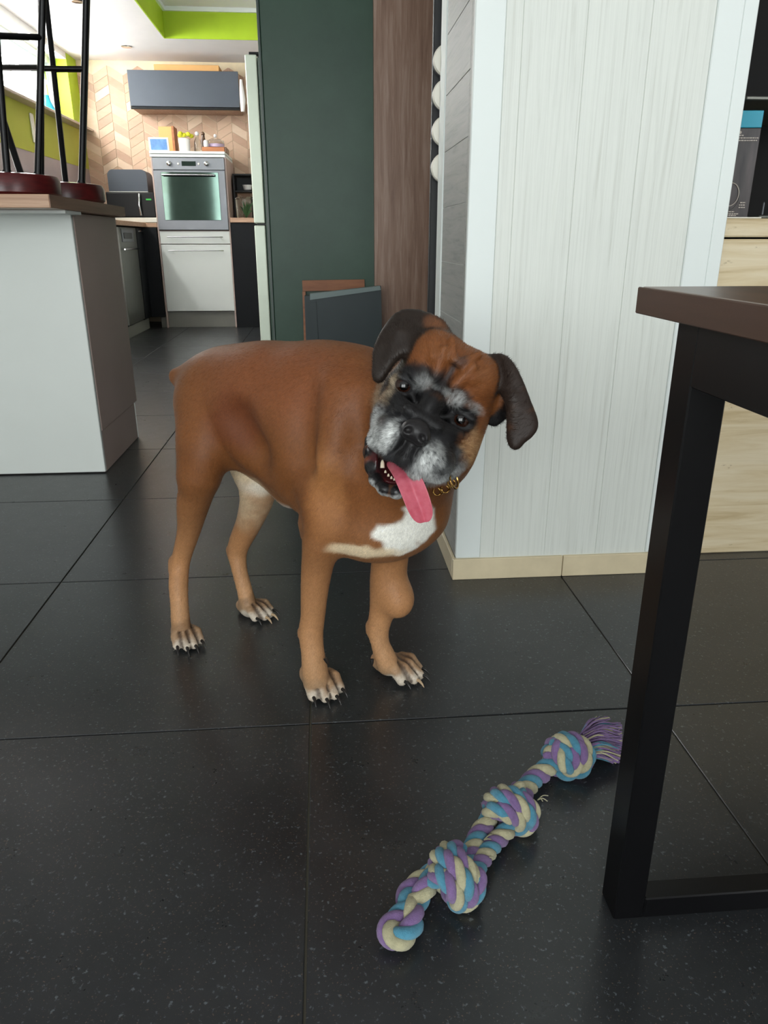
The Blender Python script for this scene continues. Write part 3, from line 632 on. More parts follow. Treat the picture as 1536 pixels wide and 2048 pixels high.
# ---------------------------------------------------------------- dog (one continuous sculpted surface)
class Field:
    """implicit surface on a graded grid; every shape is blended in with a smooth minimum, then meshed"""
    def __init__(s, axes, inner=True):
        s.ax = [np.array(a, np.float32) for a in axes]; s.D = np.full([len(a) for a in axes], .5, np.float32)
    def _sub(s, lo, hi, m):
        sl = []
        for a, l, h in zip(s.ax, lo, hi): sl.append(slice(max(0, np.searchsorted(a, l - m) - 1), min(len(a), np.searchsorted(a, h + m) + 1)))
        X = s.ax[0][sl[0]][:, None, None]; Y = s.ax[1][sl[1]][None, :, None]; Z = s.ax[2][sl[2]][None, None, :]
        return tuple(sl), X, Y, Z
    def put(s, d, sl, k, sub=False):
        A = s.D[sl]
        if not sub:
            h = np.maximum(k - np.abs(A - d), 0) / k; s.D[sl] = np.minimum(A, d) - h * h * k * .25
        else:
            h = np.maximum(k - np.abs(A + d), 0) / k; s.D[sl] = np.maximum(A, -d) + h * h * k * .25
    def ell(s, c, r, M=None, k=.02, sub=False):
        c = np.array(c, float); r = np.array(r, float); M = np.eye(3) if M is None else np.array(M, float)   # rows of M = ellipsoid axes
        ext = np.sqrt(((M * r[:, None]) ** 2).sum(0)); sl, X, Y, Z = s._sub(c - ext, c + ext, k + .008)
        X = X - c[0]; Y = Y - c[1]; Z = Z - c[2]; k0 = 0; k1 = 0
        for a, rr in zip(M, r):
            q = a[0] * X + a[1] * Y + a[2] * Z; k0 = k0 + (q / rr) ** 2; k1 = k1 + (q / rr ** 2) ** 2
        k0 = np.sqrt(k0); k1 = np.sqrt(k1) + 1e-6; s.put((k0 * (k0 - 1) / k1).astype(np.float32), sl, k, sub)
    def cone(s, a, b, ra, rb, k=.02, sub=False, n=None, fl=1.0):
        a = np.array(a, float); b = np.array(b, float); R_ = max(ra, rb)
        sl, X, Y, Z = s._sub(np.minimum(a, b) - R_, np.maximum(a, b) + R_, k + .008)
        d = b - a; L2 = max(d @ d, 1e-9); X = X - a[0]; Y = Y - a[1]; Z = Z - a[2]
        t = np.clip((X * d[0] + Y * d[1] + Z * d[2]) / L2, 0, 1)
        qx = X - t * d[0]; qy = Y - t * d[1]; qz = Z - t * d[2]
        if n is None: dist = np.sqrt(qx ** 2 + qy ** 2 + qz ** 2) - (ra + (rb - ra) * t)
        else:
            c = qx * n[0] + qy * n[1] + qz * n[2]; l2 = np.maximum(qx ** 2 + qy ** 2 + qz ** 2 - c * c, 0)
            dist = np.sqrt(l2 + (c / fl) ** 2) - (ra + (rb - ra) * t)
        s.put(dist.astype(np.float32), sl, k, sub)
    def chain(s, pts, k=.02, sub=False, **kw):
        A_ = np.array([p for p, _ in pts]); R_ = max(q for _, q in pts)
        sl, X, Y, Z = s._sub(A_.min(0) - R_, A_.max(0) + R_, k + .008); best = None
        for (a, ra), (b, rb) in zip(pts, pts[1:]):
            e = b - a; L2 = max(e @ e, 1e-9); x = X - a[0]; y = Y - a[1]; z = Z - a[2]; t = np.clip((x * e[0] + y * e[1] + z * e[2]) / L2, 0, 1)
            ds = np.sqrt((x - t * e[0]) ** 2 + (y - t * e[1]) ** 2 + (z - t * e[2]) ** 2) - (ra + (rb - ra) * t); best = ds if best is None else np.minimum(best, ds)
        s.put(best.astype(np.float32), sl, k, sub)
    def tri(s, a, b, c, r, k=.006):
        a, b, c = [np.array(q, float) for q in (a, b, c)]; st = np.stack([a, b, c])
        sl, X, Y, Z = s._sub(st.min(0) - r, st.max(0) + r, k + .004)
        P = np.stack(np.broadcast_arrays(X, Y, Z), -1).astype(np.float64)
        ba, cb_, ac = b - a, c - b, a - c; nor = np.cross(ba, ac); pa, pb, pc = P - a, P - b, P - c
        def sg(e, q): return np.sign((np.cross(e, nor) * q).sum(-1))
        def ed(e, q): t = np.clip((q @ e) / (e @ e), 0, 1); w_ = q - t[..., None] * e; return (w_ ** 2).sum(-1)
        ins = (sg(ba, pa) + sg(cb_, pb) + sg(ac, pc)) < 2.0
        d2 = np.where(ins, np.minimum(np.minimum(ed(ba, pa), ed(cb_, pb)), ed(ac, pc)), (pa @ nor) ** 2 / (nor @ nor))
        s.put((np.sqrt(d2) - r).astype(np.float32), sl, k)
    def mesh(s):
        D = s.D; ins = D < 0; nx, ny, nz = D.shape
        cnt = np.zeros((nx - 1, ny - 1, nz - 1), np.uint8)
        for i in (0, 1):
            for j in (0, 1):
                for k in (0, 1): cnt += ins[i:nx - 1 + i, j:ny - 1 + j, k:nz - 1 + k]
        act = (cnt > 0) & (cnt < 8); I, J, K = np.nonzero(act); idx = np.full(act.shape, -1, np.int32); idx[I, J, K] = np.arange(len(I))
        S_ = np.zeros((len(I), 3)); C_ = np.zeros(len(I)); ax = s.ax
        cor = [(0, 0, 0), (1, 0, 0), (0, 1, 0), (1, 1, 0), (0, 0, 1), (1, 0, 1), (0, 1, 1), (1, 1, 1)]
        for p in range(8):
            for q in range(p + 1, 8):
                a, b = cor[p], cor[q]
                if sum(abs(x - y) for x, y in zip(a, b)) != 1: continue
                da = D[I + a[0], J + a[1], K + a[2]]; db = D[I + b[0], J + b[1], K + b[2]]; m = (da < 0) != (db < 0)
                t = np.where(m, da / np.where(m, da - db, 1), 0)
                for c, (ii, off, of2) in enumerate(((I, a[0], b[0]), (J, a[1], b[1]), (K, a[2], b[2]))):
                    pa = ax[c][ii + off]; pb = ax[c][ii + of2]; S_[:, c] += np.where(m, pa + (pb - pa) * t, 0)
                C_ += m
        V = S_ / C_[:, None]; quads = []
        for c in range(3):
            o = [0, 0, 0]; o[c] = 1
            a = ins[:nx - o[0], :ny - o[1], :nz - o[2]]; b = ins[o[0]:, o[1]:, o[2]:]; df = a != b
            e1, e2 = [q for q in range(3) if q != c]; ii = np.nonzero(df)
            ok = (ii[e1] > 0) & (ii[e2] > 0) & (ii[e1] < D.shape[e1] - 1) & (ii[e2] < D.shape[e2] - 1); ii = [q[ok] for q in ii]; flip = a[tuple(ii)]
            def cell(d1, d2):
                q = [x.copy() for x in ii]; q[e1] -= d1; q[e2] -= d2; return idx[tuple(q)]
            Q = np.stack([cell(0, 0), cell(1, 0), cell(1, 1), cell(0, 1)], 1)
            if c == 1: flip = ~flip
            Q[~flip] = Q[~flip][:, ::-1]; quads.append(Q)
        F = np.concatenate(quads)
        return V, F
def smooth_mesh(V, F, it=2, lam=.5):
    E_ = np.concatenate([F[:, [0, 1]], F[:, [1, 2]], F[:, [2, 3]], F[:, [3, 0]]]); n = len(V)
    for _ in range(it):
        A_ = np.zeros_like(V); c = np.zeros(n)
        for x in range(3): A_[:, x] = np.bincount(E_[:, 0], V[E_[:, 1], x], n) + np.bincount(E_[:, 1], V[E_[:, 0], x], n)
        c = np.bincount(E_[:, 0], minlength=n) + np.bincount(E_[:, 1], minlength=n)
        V = V + lam * (A_ / np.maximum(c, 1)[:, None] - V)
    return V
def mesh_from(name, V, F, col=None, extra=None):
    me = bpy.data.meshes.new(name); me.vertices.add(len(V)); me.vertices.foreach_set('co', V.astype(np.float32).ravel())
    k = F.shape[1]; me.loops.add(F.size); me.loops.foreach_set('vertex_index', F.astype(np.int32).ravel()); me.polygons.add(len(F))
    me.polygons.foreach_set('loop_start', np.arange(0, F.size, k, dtype=np.int32)); me.update(calc_edges=True); me.validate()
    me.polygons.foreach_set('use_smooth', np.ones(len(me.polygons), bool))
    for nme, c in (('fur', col), ('gloss', extra)):
        if c is None: continue
        at = me.color_attributes.new(nme, 'FLOAT_COLOR', 'POINT'); cc = np.ones((len(V), 4), np.float32); cc[:, :3] = c if c.ndim == 2 else c[:, None]
        at.data.foreach_set('color', cc.ravel())
    return me
def axis(lo, hi, coarse, fine):
    out = [lo]
    while out[-1] < hi:
        x = out[-1]; st = coarse
        for a, b, f_ in fine:
            dd = max(a - x, x - b, 0); st = min(st, f_ + dd * .12)
        out.append(x + st)
    return np.array(out)
# view-guided placement: a photograph direction and a distance give a world point
def W(u, v, Y): return aty(u, v, Y)
def pr(px, Y): return px * Y / FPX * 0.98          # pixels at depth Y to metres
D0 = 1.035                                          # distance of the eye plane from the lens
def Hh(u, v, c=0.0):
    d = ray(u, v); return CAM + d / np.linalg.norm(d) * (D0 - c)
def hp(px): return px * D0 / FPX * .94
Ec = Hh(864, 806); hf = (CAM - Ec) / np.linalg.norm(CAM - Ec)
ha = Hh(921, 840) - Hh(808, 773); ha -= hf * (ha @ hf); ha /= np.linalg.norm(ha); hb = np.cross(hf, ha)
HM = np.array([ha, hb, hf])                         # head axes: right, up, forward
def AB(a, b): return 864 + .86 * a + .51 * b, 806 + .51 * a - .86 * b     # head-frame pixels to photo pixels
def HA(a, b, c=0.0): return Hh(*AB(a, b), c)

hmin = np.array([-.02, .86, .38]); 
fx = axis(-.34, .36, .0042, [(.05, .30, .0015)]); fy = axis(.80, 1.58, .0042, [(.87, 1.02, .0015)]); fz = axis(-.012, .68, .0042, [(.42, .64, .0015), (0, .055, .0024)])
fd = Field([fx, fy, fz])
lat = np.array([.63, .777, 0]); fwd = np.array([.777, -.63, 0]); up = np.array([0, 0, 1.0])
BM = np.array([fwd, lat, up])
# trunk
fd.ell(W(447, 797, 1.385), (.095, .082, .090), BM, .05)
fd.ell(W(510, 800, 1.335), (.11, .080, .095), BM, .05)
fd.ell(W(590, 838, 1.275), (.145, .105, .128), BM, .06)
fd.ell(W(672, 885, 1.215), (.12, .112, .150), BM, .05)
BM2 = np.array([[.35, -.93, 0], [.93, .35, 0], [0, 0, 1]])
fd.ell(W(768, 950, 1.165), (.110, .106, .124), BM2, .05)
fd.ell(W(800, 1030, 1.135), (.070, .078, .058), BM2, .04)
fd.ell(W(735, 1045, 1.155), (.09, .08, .056), BM2, .04)
# withers and neck
fd.ell(W(668, 775, 1.225), (.10, .06, .062), BM, .05)
fd.cone(W(735, 835, 1.165), W(835, 850, 1.085), .098, .082, .05)
fd.cone(W(800, 930, 1.13), W(850, 890, 1.07), .085, .075, .04)
# tail stub
fd.cone(W(408, 752, 1.41), W(354, 752, 1.43), .026, .015, .03)
# near hind leg
def leg(pts, k=.02):
    P_ = [np.array(p, float) for p in pts]; P_ = [2 * P_[0] - P_[1]] + P_ + [2 * P_[-1] - P_[-2]]; out = []
    for a, b_, c, e_ in zip(P_, P_[1:], P_[2:], P_[3:]):
        for t in (0, .25, .5, .75): out.append(.5 * ((2 * b_) + (c - a) * t + (2 * a - 5 * b_ + 4 * c - e_) * t * t + (3 * b_ - a - 3 * c + e_) * t ** 3))
    out.append(P_[-2]); fd.chain([(W(u, v, Y), r * float((W(u, v, Y) - CAM) @ cF) / FPX * (.99 if r < 40 else .92)) for u, v, Y, r in out], k)
leg([(410, 815, 1.355, 58), (404, 880, 1.325, 56), (396, 945, 1.315, 44)], .03)
leg([(420, 855, 1.31, 42), (408, 930, 1.30, 40), (388, 1000, 1.335, 34), (378, 1060, 1.365, 23.5), (362, 1120, 1.385, 19), (357, 1165, 1.37, 19.5), (359, 1210, 1.355, 18), (362, 1250, 1.347, 19.5), (366, 1268, 1.342, 20)], .02)
fd.cone(W(349, 1122, 1.395), W(347, 1140, 1.392), .012, .010, .012)
# far hind leg
leg([(480, 860, 1.46, 52), (505, 930, 1.43, 50), (515, 985, 1.425, 37), (500, 1040, 1.455, 27), (476, 1095, 1.485, 21), (478, 1135, 1.475, 16), (488, 1175, 1.46, 15.5), (495, 1203, 1.452, 17), (500, 1216, 1.448, 18)], .02)
fd.cone(W(461, 1098, 1.50), W(464, 1112, 1.498), .010, .009, .012)
# near front leg
leg([(655, 900, 1.135, 52), (648, 980, 1.125, 52), (648, 1050, 1.12, 45), (638, 1110, 1.13, 35), (630, 1170, 1.14, 29), (626, 1230, 1.145, 25), (622, 1265, 1.145, 25), (625, 1300, 1.14, 23.5), (629, 1335, 1.138, 26), (633, 1358, 1.138, 27)], .025)
fd.cone(W(612, 1068, 1.16), W(618, 1050, 1.155), .010, .018, .02)
fd.cone(W(601, 1262, 1.155), W(599, 1272, 1.155), .006, .004, .008)
# far front leg with the big round swelling on the forearm
leg([(785, 1030, 1.165, 50), (780, 1110, 1.175, 38), (775, 1165, 1.18, 36), (766, 1215, 1.185, 27), (757, 1255, 1.185, 22), (760, 1285, 1.18, 19), (768, 1308, 1.178, 21), (776, 1328, 1.178, 23)], .02)
fd.ell(W(796, 1197, 1.165), (pr(37, 1.165), .034, pr(44, 1.165)), None, .022)
fd.cone(W(738, 1250, 1.195), W(741, 1262, 1.195), .006, .008, .012)
# belly fold
fd.cone(W(445, 895, 1.33), W(505, 925, 1.325), .030, .018, .03)
fd.cone(W(490, 890, 1.38), W(590, 968, 1.30), .030, .046, .03)
# muscle relief: shoulder ridge, hollow in front of the thigh, hollow behind the elbow
fd.cone(W(665, 790, 1.125), W(645, 920, 1.10), .018, .026, .04)
fd.cone(W(470, 850, 1.215), W(505, 900, 1.20), .020, .02, .06, True)
fd.cone(W(605, 790, 1.115), W(612, 920, 1.105), .006, .008, .06, True)
for (u, v, Y) in ((700, 840, 1.045), (715, 800, 1.06)):
    fd.cone(W(u, v, Y), W(u + 8, v + 90, Y), .012, .012, .03, True)
# paws: heel, four knuckled toes each; claws are added below
claws = []
def paw(cu, cv, ang, wd, ln, hh, flatten=1.0, dew=None):
    g = atz(cu, cv, 0.0); f_ = np.array([math.cos(ang), math.sin(ang), 0]); s_ = np.array([-f_[1], f_[0], 0]); M_ = np.array([f_, s_, up])
    fd.ell(g - f_ * ln * .28 + up * hh * .42, (ln * .42, wd * .38, hh * .42), M_, .014)
    for i, o in enumerate((-.36, -.125, .125, .36)):
        ad = (.06 if abs(o) < .2 else -.10) * ln; b0 = g + s_ * wd * o * .8 - f_ * ln * .10 + up * hh * .60
        tp = g + s_ * wd * o * 1.04 + f_ * (ln * .36 + ad) + up * hh * .28; md = (b0 + tp) / 2 + up * hh * .16
        r = wd * .155
        fd.cone(b0, md, r * .95, r * 1.05, .004); fd.cone(md, tp, r * 1.05, r * .92, .004)
        d_ = (f_ + s_ * o * .5); d_ /= np.linalg.norm(d_); claws.append((tp + d_ * r * .6 + up * r * .15, d_, i))
grooves = []
_paw = paw
def paw(cu, cv, ang, wd, ln, hh):
    _paw(cu, cv, ang, wd, ln, hh); g = atz(cu, cv, 0.0); f_ = np.array([math.cos(ang), math.sin(ang), 0]); s_ = np.array([-f_[1], f_[0], 0])
    for o in (-.245, 0, .245):
        a = g + s_ * wd * o * .75 + up * hh * .93 - f_ * ln * .10; m_ = g + s_ * wd * o * .95 + up * hh * .80 + f_ * ln * .18; e = g + s_ * wd * o * 1.1 + up * hh * .25 + f_ * ln * .44
        fd.cone(a, m_, .0010, .0022, .007, True); fd.cone(m_, e, .0022, .0024, .006, True)
        for t in (.15, .4, .65, .9): grooves.append(a + (m_ - a) * t); grooves.append(m_ + (e - m_) * t)
paw(642, 1383, math.radians(-66), .070, .092, .047)
paw(799, 1352, math.radians(-42), .070, .092, .047)
paw(373, 1286, math.radians(-66), .062, .084, .040)
paw(513, 1231, math.radians(-42), .062, .080, .038)
# ---- head
def HE(a, b, c, ra, rb, rc, k=.012, sub=False, M=None): fd.ell(HA(a, b, c), (hp(ra), hp(rb), rc), HM if M is None else M, k, sub)
def HC(p, q, r1, r2, k=.008, sub=False): fd.cone(HA(*p), HA(*q), r1, r2, k, sub)
HE(0, 56, -.055, 102, 84, .078, .02)                     # skull
HE(-48, 82, -.030, 52, 58, .05, .02); HE(52, 82, -.030, 54, 58, .05, .02)
HE(-60, -10, -.045, 45, 62, .055, .02); HE(76, -5, -.045, 48, 66, .055, .02)    # cheeks
HE(-55, -58, -.03, 34, 44, .045, .02); HE(88, -66, -.03, 42, 50, .045, .02)
HE(8, -52, .018, 66, 44, .050, .02)                       # muzzle block
HE(-46, 26, .004, 36, 22, .026, .012); HE(48, 26, .004, 36, 22, .026, .012)     # brow bosses
HE(0, -12, .030, 26, 38, .036, .014)                      # nasal bridge
HC((-72, -28, .028), (-30, -40, .052), .010, .012, .010); HC((74, -28, .026), (36, -40, .050), .010, .012, .010)
HE(-38, -90, .032, 39, 39, .046, .012); HE(58, -92, .032, 46, 38, .044, .012)  # flews
HE(-30, -100, .052, 26, 34, .030, .010); HE(44, -100, .052, 29, 34, .030, .010)
HE(8, -100, .060, 16, 30, .018, .008)
HC((9, -84, .090), (9, -124, .084), .0012, .0016, .006, True)                     # philtrum
HC((-60, 0, .006), (-22, -24, .040), .006, .006, .012, True); HC((60, 0, .006), (22, -24, .040), .006, .006, .012, True)
HC((0, 34, .020), (0, 112, .030), .005, .003, .014, True)                       # forehead furrow
HC((0, 36, .024), (-26, 66, .028), .002, .002, .010, True); HC((0, 36, .024), (30, 70, .026), .002, .002, .010, True)
for s_ in (-1, 1):
    HC((s_ * 22, 52, .025), (s_ * 34, 104, .024), .006, .005, .012)
    HC((s_ * 8, 98, .024), (s_ * 30, 130, .010), .005, .0045, .010)
    HC((s_ * 46, 84, .020), (s_ * 62, 112, .004), .005, .0045, .010)
HC((-86, -30, .008), (-56, -62, .046), .0018, .0018, .007, True); HC((-56, -62, .046), (-24, -44, .062), .0018, .0018, .007, True)
HC((92, -34, .006), (62, -66, .046), .0018, .0018, .007, True); HC((62, -66, .046), (30, -44, .062), .0018, .0018, .007, True)
HC((-34, -36, .066), (34, -36, .066), .0065, .0065, .008)                       # wrinkle over the nose
HC((-26, -45, .078), (26, -45, .078), .0014, .0014, .005, True)
# nose
HE(2, -64, .078, 28, 23, .017, .005); HE(-14, -70, .080, 15, 17, .015, .004); HE(19, -70, .080, 15, 17, .015, .004)
for s_, x0 in ((-1, -13), (1, 20)):
    HE(x0, -70, .097, 7.5, 8, .009, .003, True); HC((x0, -71, .094), (x0 + s_ * 13, -78, .082), .0020, .0016, .003, True)
HC((3, -66, .098), (3, -88, .094), .0008, .001, .003, True)
# eyes: sockets, lids
EYE = [(-66, 1, .006), (66, 1, .006)]
for s_, (a, b, c) in zip((-1, 1), EYE):
    HE(a, b, c + .012, 25, 20, .014, .008, True)
    ring = [(a + 23 * math.cos(t), b + 17.5 * math.sin(t) * (1.0 if math.sin(t) > 0 else 1.0), c + .0085 - .006 * max(0, s_ * math.cos(t))) for t in np.linspace(0, 2 * math.pi, 15)]
    for p_, q_ in zip(ring, ring[1:]): HC(p_, q_, .0032, .0032, .004)
    HE(a, b, c - .001, 24, 20, .010, .006)
    HC((a - 20, b + 12, c + .010), (a + 20, b + 12, c + .010), .0036, .0036, .005)
    HC((a - s_ * 22, b - 6, c + .012), (a - s_ * 34, b - 16, c + .018), .0035, .003, .006)
# mouth: lower jaw seen under the raised upper lip
lip = [(738, 880, -.030, 10), (738, 905, -.020, 11), (742, 935, -.008, 11), (750, 960, .004, 11), (768, 978, .016, 12), (793, 984, .022, 13), (818, 978, .022, 12), (838, 962, .014, 12), (850, 930, .000, 14)]
fd.ell(Hh(790, 930, -.028), (.042, .034, .046), HM, .01)
for (u, v, c, r), (u2, v2, c2, r2) in zip(lip, lip[1:]): fd.cone(Hh(u, v, c), Hh(u2, v2, c2), hp(r), hp(r2), .008)
fd.ell(Hh(785, 925, .022), (hp(34), hp(42), .040), np.array([cR, cU, hf]), .006, True)
fd.ell(Hh(780, 900, .012), (hp(26), hp(30), .030), np.array([cR, cU, hf]), .006, True)
HC((-74, -62, .0), (-54, -120, .024), .014, .012, .010); HC((-54, -120, .024), (-28, -130, .052), .012, .010, .010)   # hanging upper lip edge
HC((-28, -130, .052), (10, -126, .066), .009, .009, .008); HC((10, -124, .066), (44, -130, .056), .009, .011, .010); HC((44, -130, .056), (82, -116, .030), .011, .012, .012)
for k_ in range(5):                                       # crinkled black lip corner
    fd.ell(Hh(744 - 2 * (k_ % 2) * 4, 888 + 12 * k_, -.012 + .002 * k_), (hp(8), hp(8), .008), None, .004)
# ears
def ear(pts, r, cen):
    P_ = [np.array(p, float) for p in pts]; n = len(P_); out = []
    for i in range(n):
        a, b_, c, e_ = P_[i - 1], P_[i], P_[(i + 1) % n], P_[(i + 2) % n]
        for t in (0, .34, .67): out.append(.5 * ((2 * b_) + (c - a) * t + (2 * a - 5 * b_ + 4 * c - e_) * t * t + (3 * b_ - a - 3 * c + e_) * t ** 3))
    C_ = Hh(*cen)
    for a, b_ in zip(out, out[1:] + out[:1]): fd.tri(Hh(*a), Hh(*b_), C_, r, .008)
e1 = [(893, 668, -.046), (880, 643, -.050), (845, 627, -.056), (808, 625, -.058), (784, 642, -.050), (765, 672, -.040), (753, 705, -.030), (753, 742, -.022), (758, 757, -.020),
      (780, 724, -.016), (806, 701, -.014), (840, 686, -.016), (875, 679, -.026)]
ear(e1, .0044, (800, 668, -.028))
e2 = [(978, 722, -.040), (1000, 716, -.030), (1018, 730, -.016), (1036, 762, -.008), (1052, 800, -.004), (1068, 846, .000), (1056, 868, .002), (1040, 878, .002), (1031, 890, .002), (1024, 874, .0), (1030, 838, -.004), (1018, 800, -.010), (1000, 765, -.018), (990, 740, -.028)]
ear(e2, .0042, (1028, 795, -.004))
e3 = [(978, 722, -.045), (1000, 730, -.050), (1020, 770, -.045), (1026, 815, -.034), (1005, 832, -.050), (984, 842, -.060), (976, 780, -.060)]
ear(e3, .004, (1000, 780, -.056))
fd.ell(Hh(984, 800, -.058), (.014, .022, .02), HM, .012)

V, F = fd.mesh(); V = smooth_mesh(V, F, 2, .45)
earc = np.array([Hh(*p) for p in e1 + e2]); V2 = smooth_mesh(V, F, 12, .5)
de = np.min(np.stack([((V - q) ** 2).sum(1) for q in earc]), 0) ** .5; me_ = np.clip((.026 - de) / .010, 0, 1)[:, None]; V = V * (1 - me_) + V2 * me_
# ---- coat colours, laid down as patches anchored on the body
def hashn(P, fq, seed=0):
    """cheap smooth value noise"""
    Q = P * fq + seed * 17.3; i0 = np.floor(Q).astype(np.int64); fr_ = Q - i0; fr_ = fr_ * fr_ * (3 - 2 * fr_); out = 0
    for dx in (0, 1):
        for dy in (0, 1):
            for dz in (0, 1):
                h = (i0[:, 0] + dx) * 374761393 + (i0[:, 1] + dy) * 668265263 + (i0[:, 2] + dz) * 2147483647 + seed * 144665
                h = (h ^ (h >> 13)) * 1274126177; h = (h ^ (h >> 16)) & 0xffff
                wgt = (fr_[:, 0] if dx else 1 - fr_[:, 0]) * (fr_[:, 1] if dy else 1 - fr_[:, 1]) * (fr_[:, 2] if dz else 1 - fr_[:, 2]); out = out + wgt * h / 65535.0
    return out
def lin(*c): return np.array(L(*c)[:3])
n1 = hashn(V, 28, 1); n2 = hashn(V, 75, 2); n3 = hashn(V, 320, 3); n4 = hashn(V, 700, 4)
hq_ = (V - HA(0, 0, 0)) @ HM.T; n5 = hashn(np.stack([hq_[:, 0] * 1.0, hq_[:, 1] * .30, hq_[:, 2] * .5], 1), 520, 5)
col = np.tile(lin(118, 72, 37), (len(V), 1)); gl = np.full(len(V), .55)
def sstep(x, a, b): t = np.clip((x - a) / (b - a), 0, 1); return t * t * (3 - 2 * t)
def patch(c, r, colr, soft=.35, st=1.0, M=BM, jit=.25, gloss=None, grz=False):
    global col, gl
    q = (V - np.array(c)) @ np.array(M).T / np.array(r); d_ = np.sqrt((q ** 2).sum(1)) + (n2 - .5) * jit + (n1 - .5) * jit * .6
    m = (1 - sstep(d_, 1 - soft, 1 + soft)) * st * (np.clip(-.35 + 2.4 * (.5 * n3 + .5 * n5), 0, 1.2) if jit >= .5 and M is HM and sum(colr) > .6 else 1.0); col = col * (1 - m[:, None]) + np.array(colr) * m[:, None]
    if gloss is not None: gl = gl * (1 - m) + gloss * m
m = sstep(-V[:, 2], -.42, -.08)[:, None]; col = col * (1 - m) + lin(178, 130, 88) * m                   # paler legs
m = sstep(-V[:, 2], -.16, -.03)[:, None] * .5; col = col * (1 - m) + lin(188, 150, 112) * m
col *= (0.90 + .2 * n1)[:, None]
patch(W(560, 760, 1.20), (.16, .06, .075), lin(124, 72, 42), .5, .75)
patch(W(470, 845, 1.24), (.06, .04, .05), lin(104, 56, 32), .5, .8)
cream = lin(226, 206, 172); white = lin(236, 234, 224)
patch(W(500, 940, 1.39), (.10, .07, .03), cream, .5, .8)
patch(W(560, 990, 1.34), (.10, .05, .018), white, .5, .7)
patch(W(505, 965, 1.44), (.05, .06, .085), cream, .6, .65)
patch(W(478, 925, 1.37), (.030, .035, .012), lin(120, 88, 84), .5, .8)
# chest blaze
for (u, v, Y, a, b) in ((808, 1068, 1.06, .034, .030), (775, 1062, 1.06, .026, .016), (845, 1062, 1.05, .022, .030), (800, 1095, 1.06, .024, .015), (835, 1035, 1.05, .026, .024)):
    patch(W(u, v, Y), (a, .09, b), white, .22, 1.0, np.array([[1, 0, 0], [0, 1, 0], [0, 0, 1]]), .5)
patch(W(725, 1098, 1.08), (.055, .09, .012), cream, .35, .9, np.eye(3), .5)
patch(W(640, 1000, 1.07), (.03, .05, .07), lin(176, 120, 72), .6, .6)
# paws: pale toes, crease shade painted dark into the grooves
for (u, v) in ((642, 1383), (799, 1352), (373, 1286), (513, 1231)):
    g = atz(u, v); patch(g + np.array([0, 0, .012]), (.056, .056, .034), lin(150, 122, 94), .35, .9, np.eye(3), .3)
    patch(g + np.array([.010, -.030, .006]), (.046, .036, .018), lin(206, 196, 180), .35, .85, np.eye(3), .6)
    patch(g + np.array([.0, .010, .044]), (.026, .030, .012), lin(116, 84, 56), .5, .8, np.eye(3), .5)
for q in grooves: patch(q - up * .002, (.0042, .0042, .0060), lin(66, 48, 36), .5, .8, np.eye(3), .1)
# head
def hpatch(a, b, c, ra, rb, rc, colr, soft=.35, st=1.0, jit=.3, gloss=None): patch(HA(a, b, c), (hp(ra), hp(rb), rc), colr, soft, st, HM, jit, gloss)
blk = lin(26, 25, 26); gry = lin(190, 192, 190); char = lin(44, 44, 46); rust = lin(120, 70, 36)
hpatch(0, 40, -.03, 125, 100, .08, rust, .3, .8)
hpatch(4, -34, .03, 104, 62, .08, blk, .22, 1.0, .25)
hpatch(-62, 8, .01, 44, 42, .05, blk, .3, 1.0, .25); hpatch(62, 2, .01, 40, 34, .05, blk, .3, 1.0, .25)
hpatch(0, 22, .02, 18, 46, .05, blk, .4, .9); hpatch(-30, 30, .02, 34, 30, .04, char, .4, .8)
hpatch(-38, 42, .01, 36, 20, .04, blk, .4, .9); hpatch(38, 38, .01, 34, 18, .04, blk, .4, .85)
hpatch(-32, 28, .01, 24, 22, .03, gry, .5, .5, .7); hpatch(34, 29, .01, 24, 17, .03, gry, .5, .6, .7); hpatch(64, 34, .0, 30, 10, .03, gry, .5, .4, .7)
hpatch(0, 72, .02, 9, 30, .03, char, .5, .8, .5); hpatch(-12, 52, .02, 9, 20, .03, char, .5, .6); hpatch(10, 100, .02, 10, 16, .03, char, .6, .6)
hpatch(-100, -30, -.01, 30, 46, .06, lin(150, 134, 112), .4, .75, .6); hpatch(114, -40, -.01, 30, 40, .05, lin(176, 140, 100), .4, .75, .6)
hpatch(10, -98, .02, 130, 66, .09, char, .2, 1.0, .2)
hpatch(-52, -104, .03, 30, 32, .06, gry, .35, .95, .5); hpatch(-80, -98, .01, 20, 34, .05, gry, .5, .6, .7)
hpatch(52, -100, .05, 24, 36, .05, gry, .35, .85, .5); hpatch(66, -138, .03, 50, 26, .06, gry, .35, .9, .5); hpatch(104, -108, .01, 34, 40, .05, gry, .4, .7, .7)
hpatch(92, -80, .02, 26, 26, .04, char, .45, .7, .6)
hpatch(6, -96, .07, 27, 44, .05, blk, .3, 1.0, .3)
hpatch(3, -66, .085, 34, 29, .022, lin(34, 32, 33), .15, 1.0, .05, .42)
hpatch(-38, -100, .05, 17, 30, .05, lin(222, 224, 222), .4, .8, .6); hpatch(50, -106, .05, 18, 30, .05, lin(222, 224, 222), .4, .8, .6)
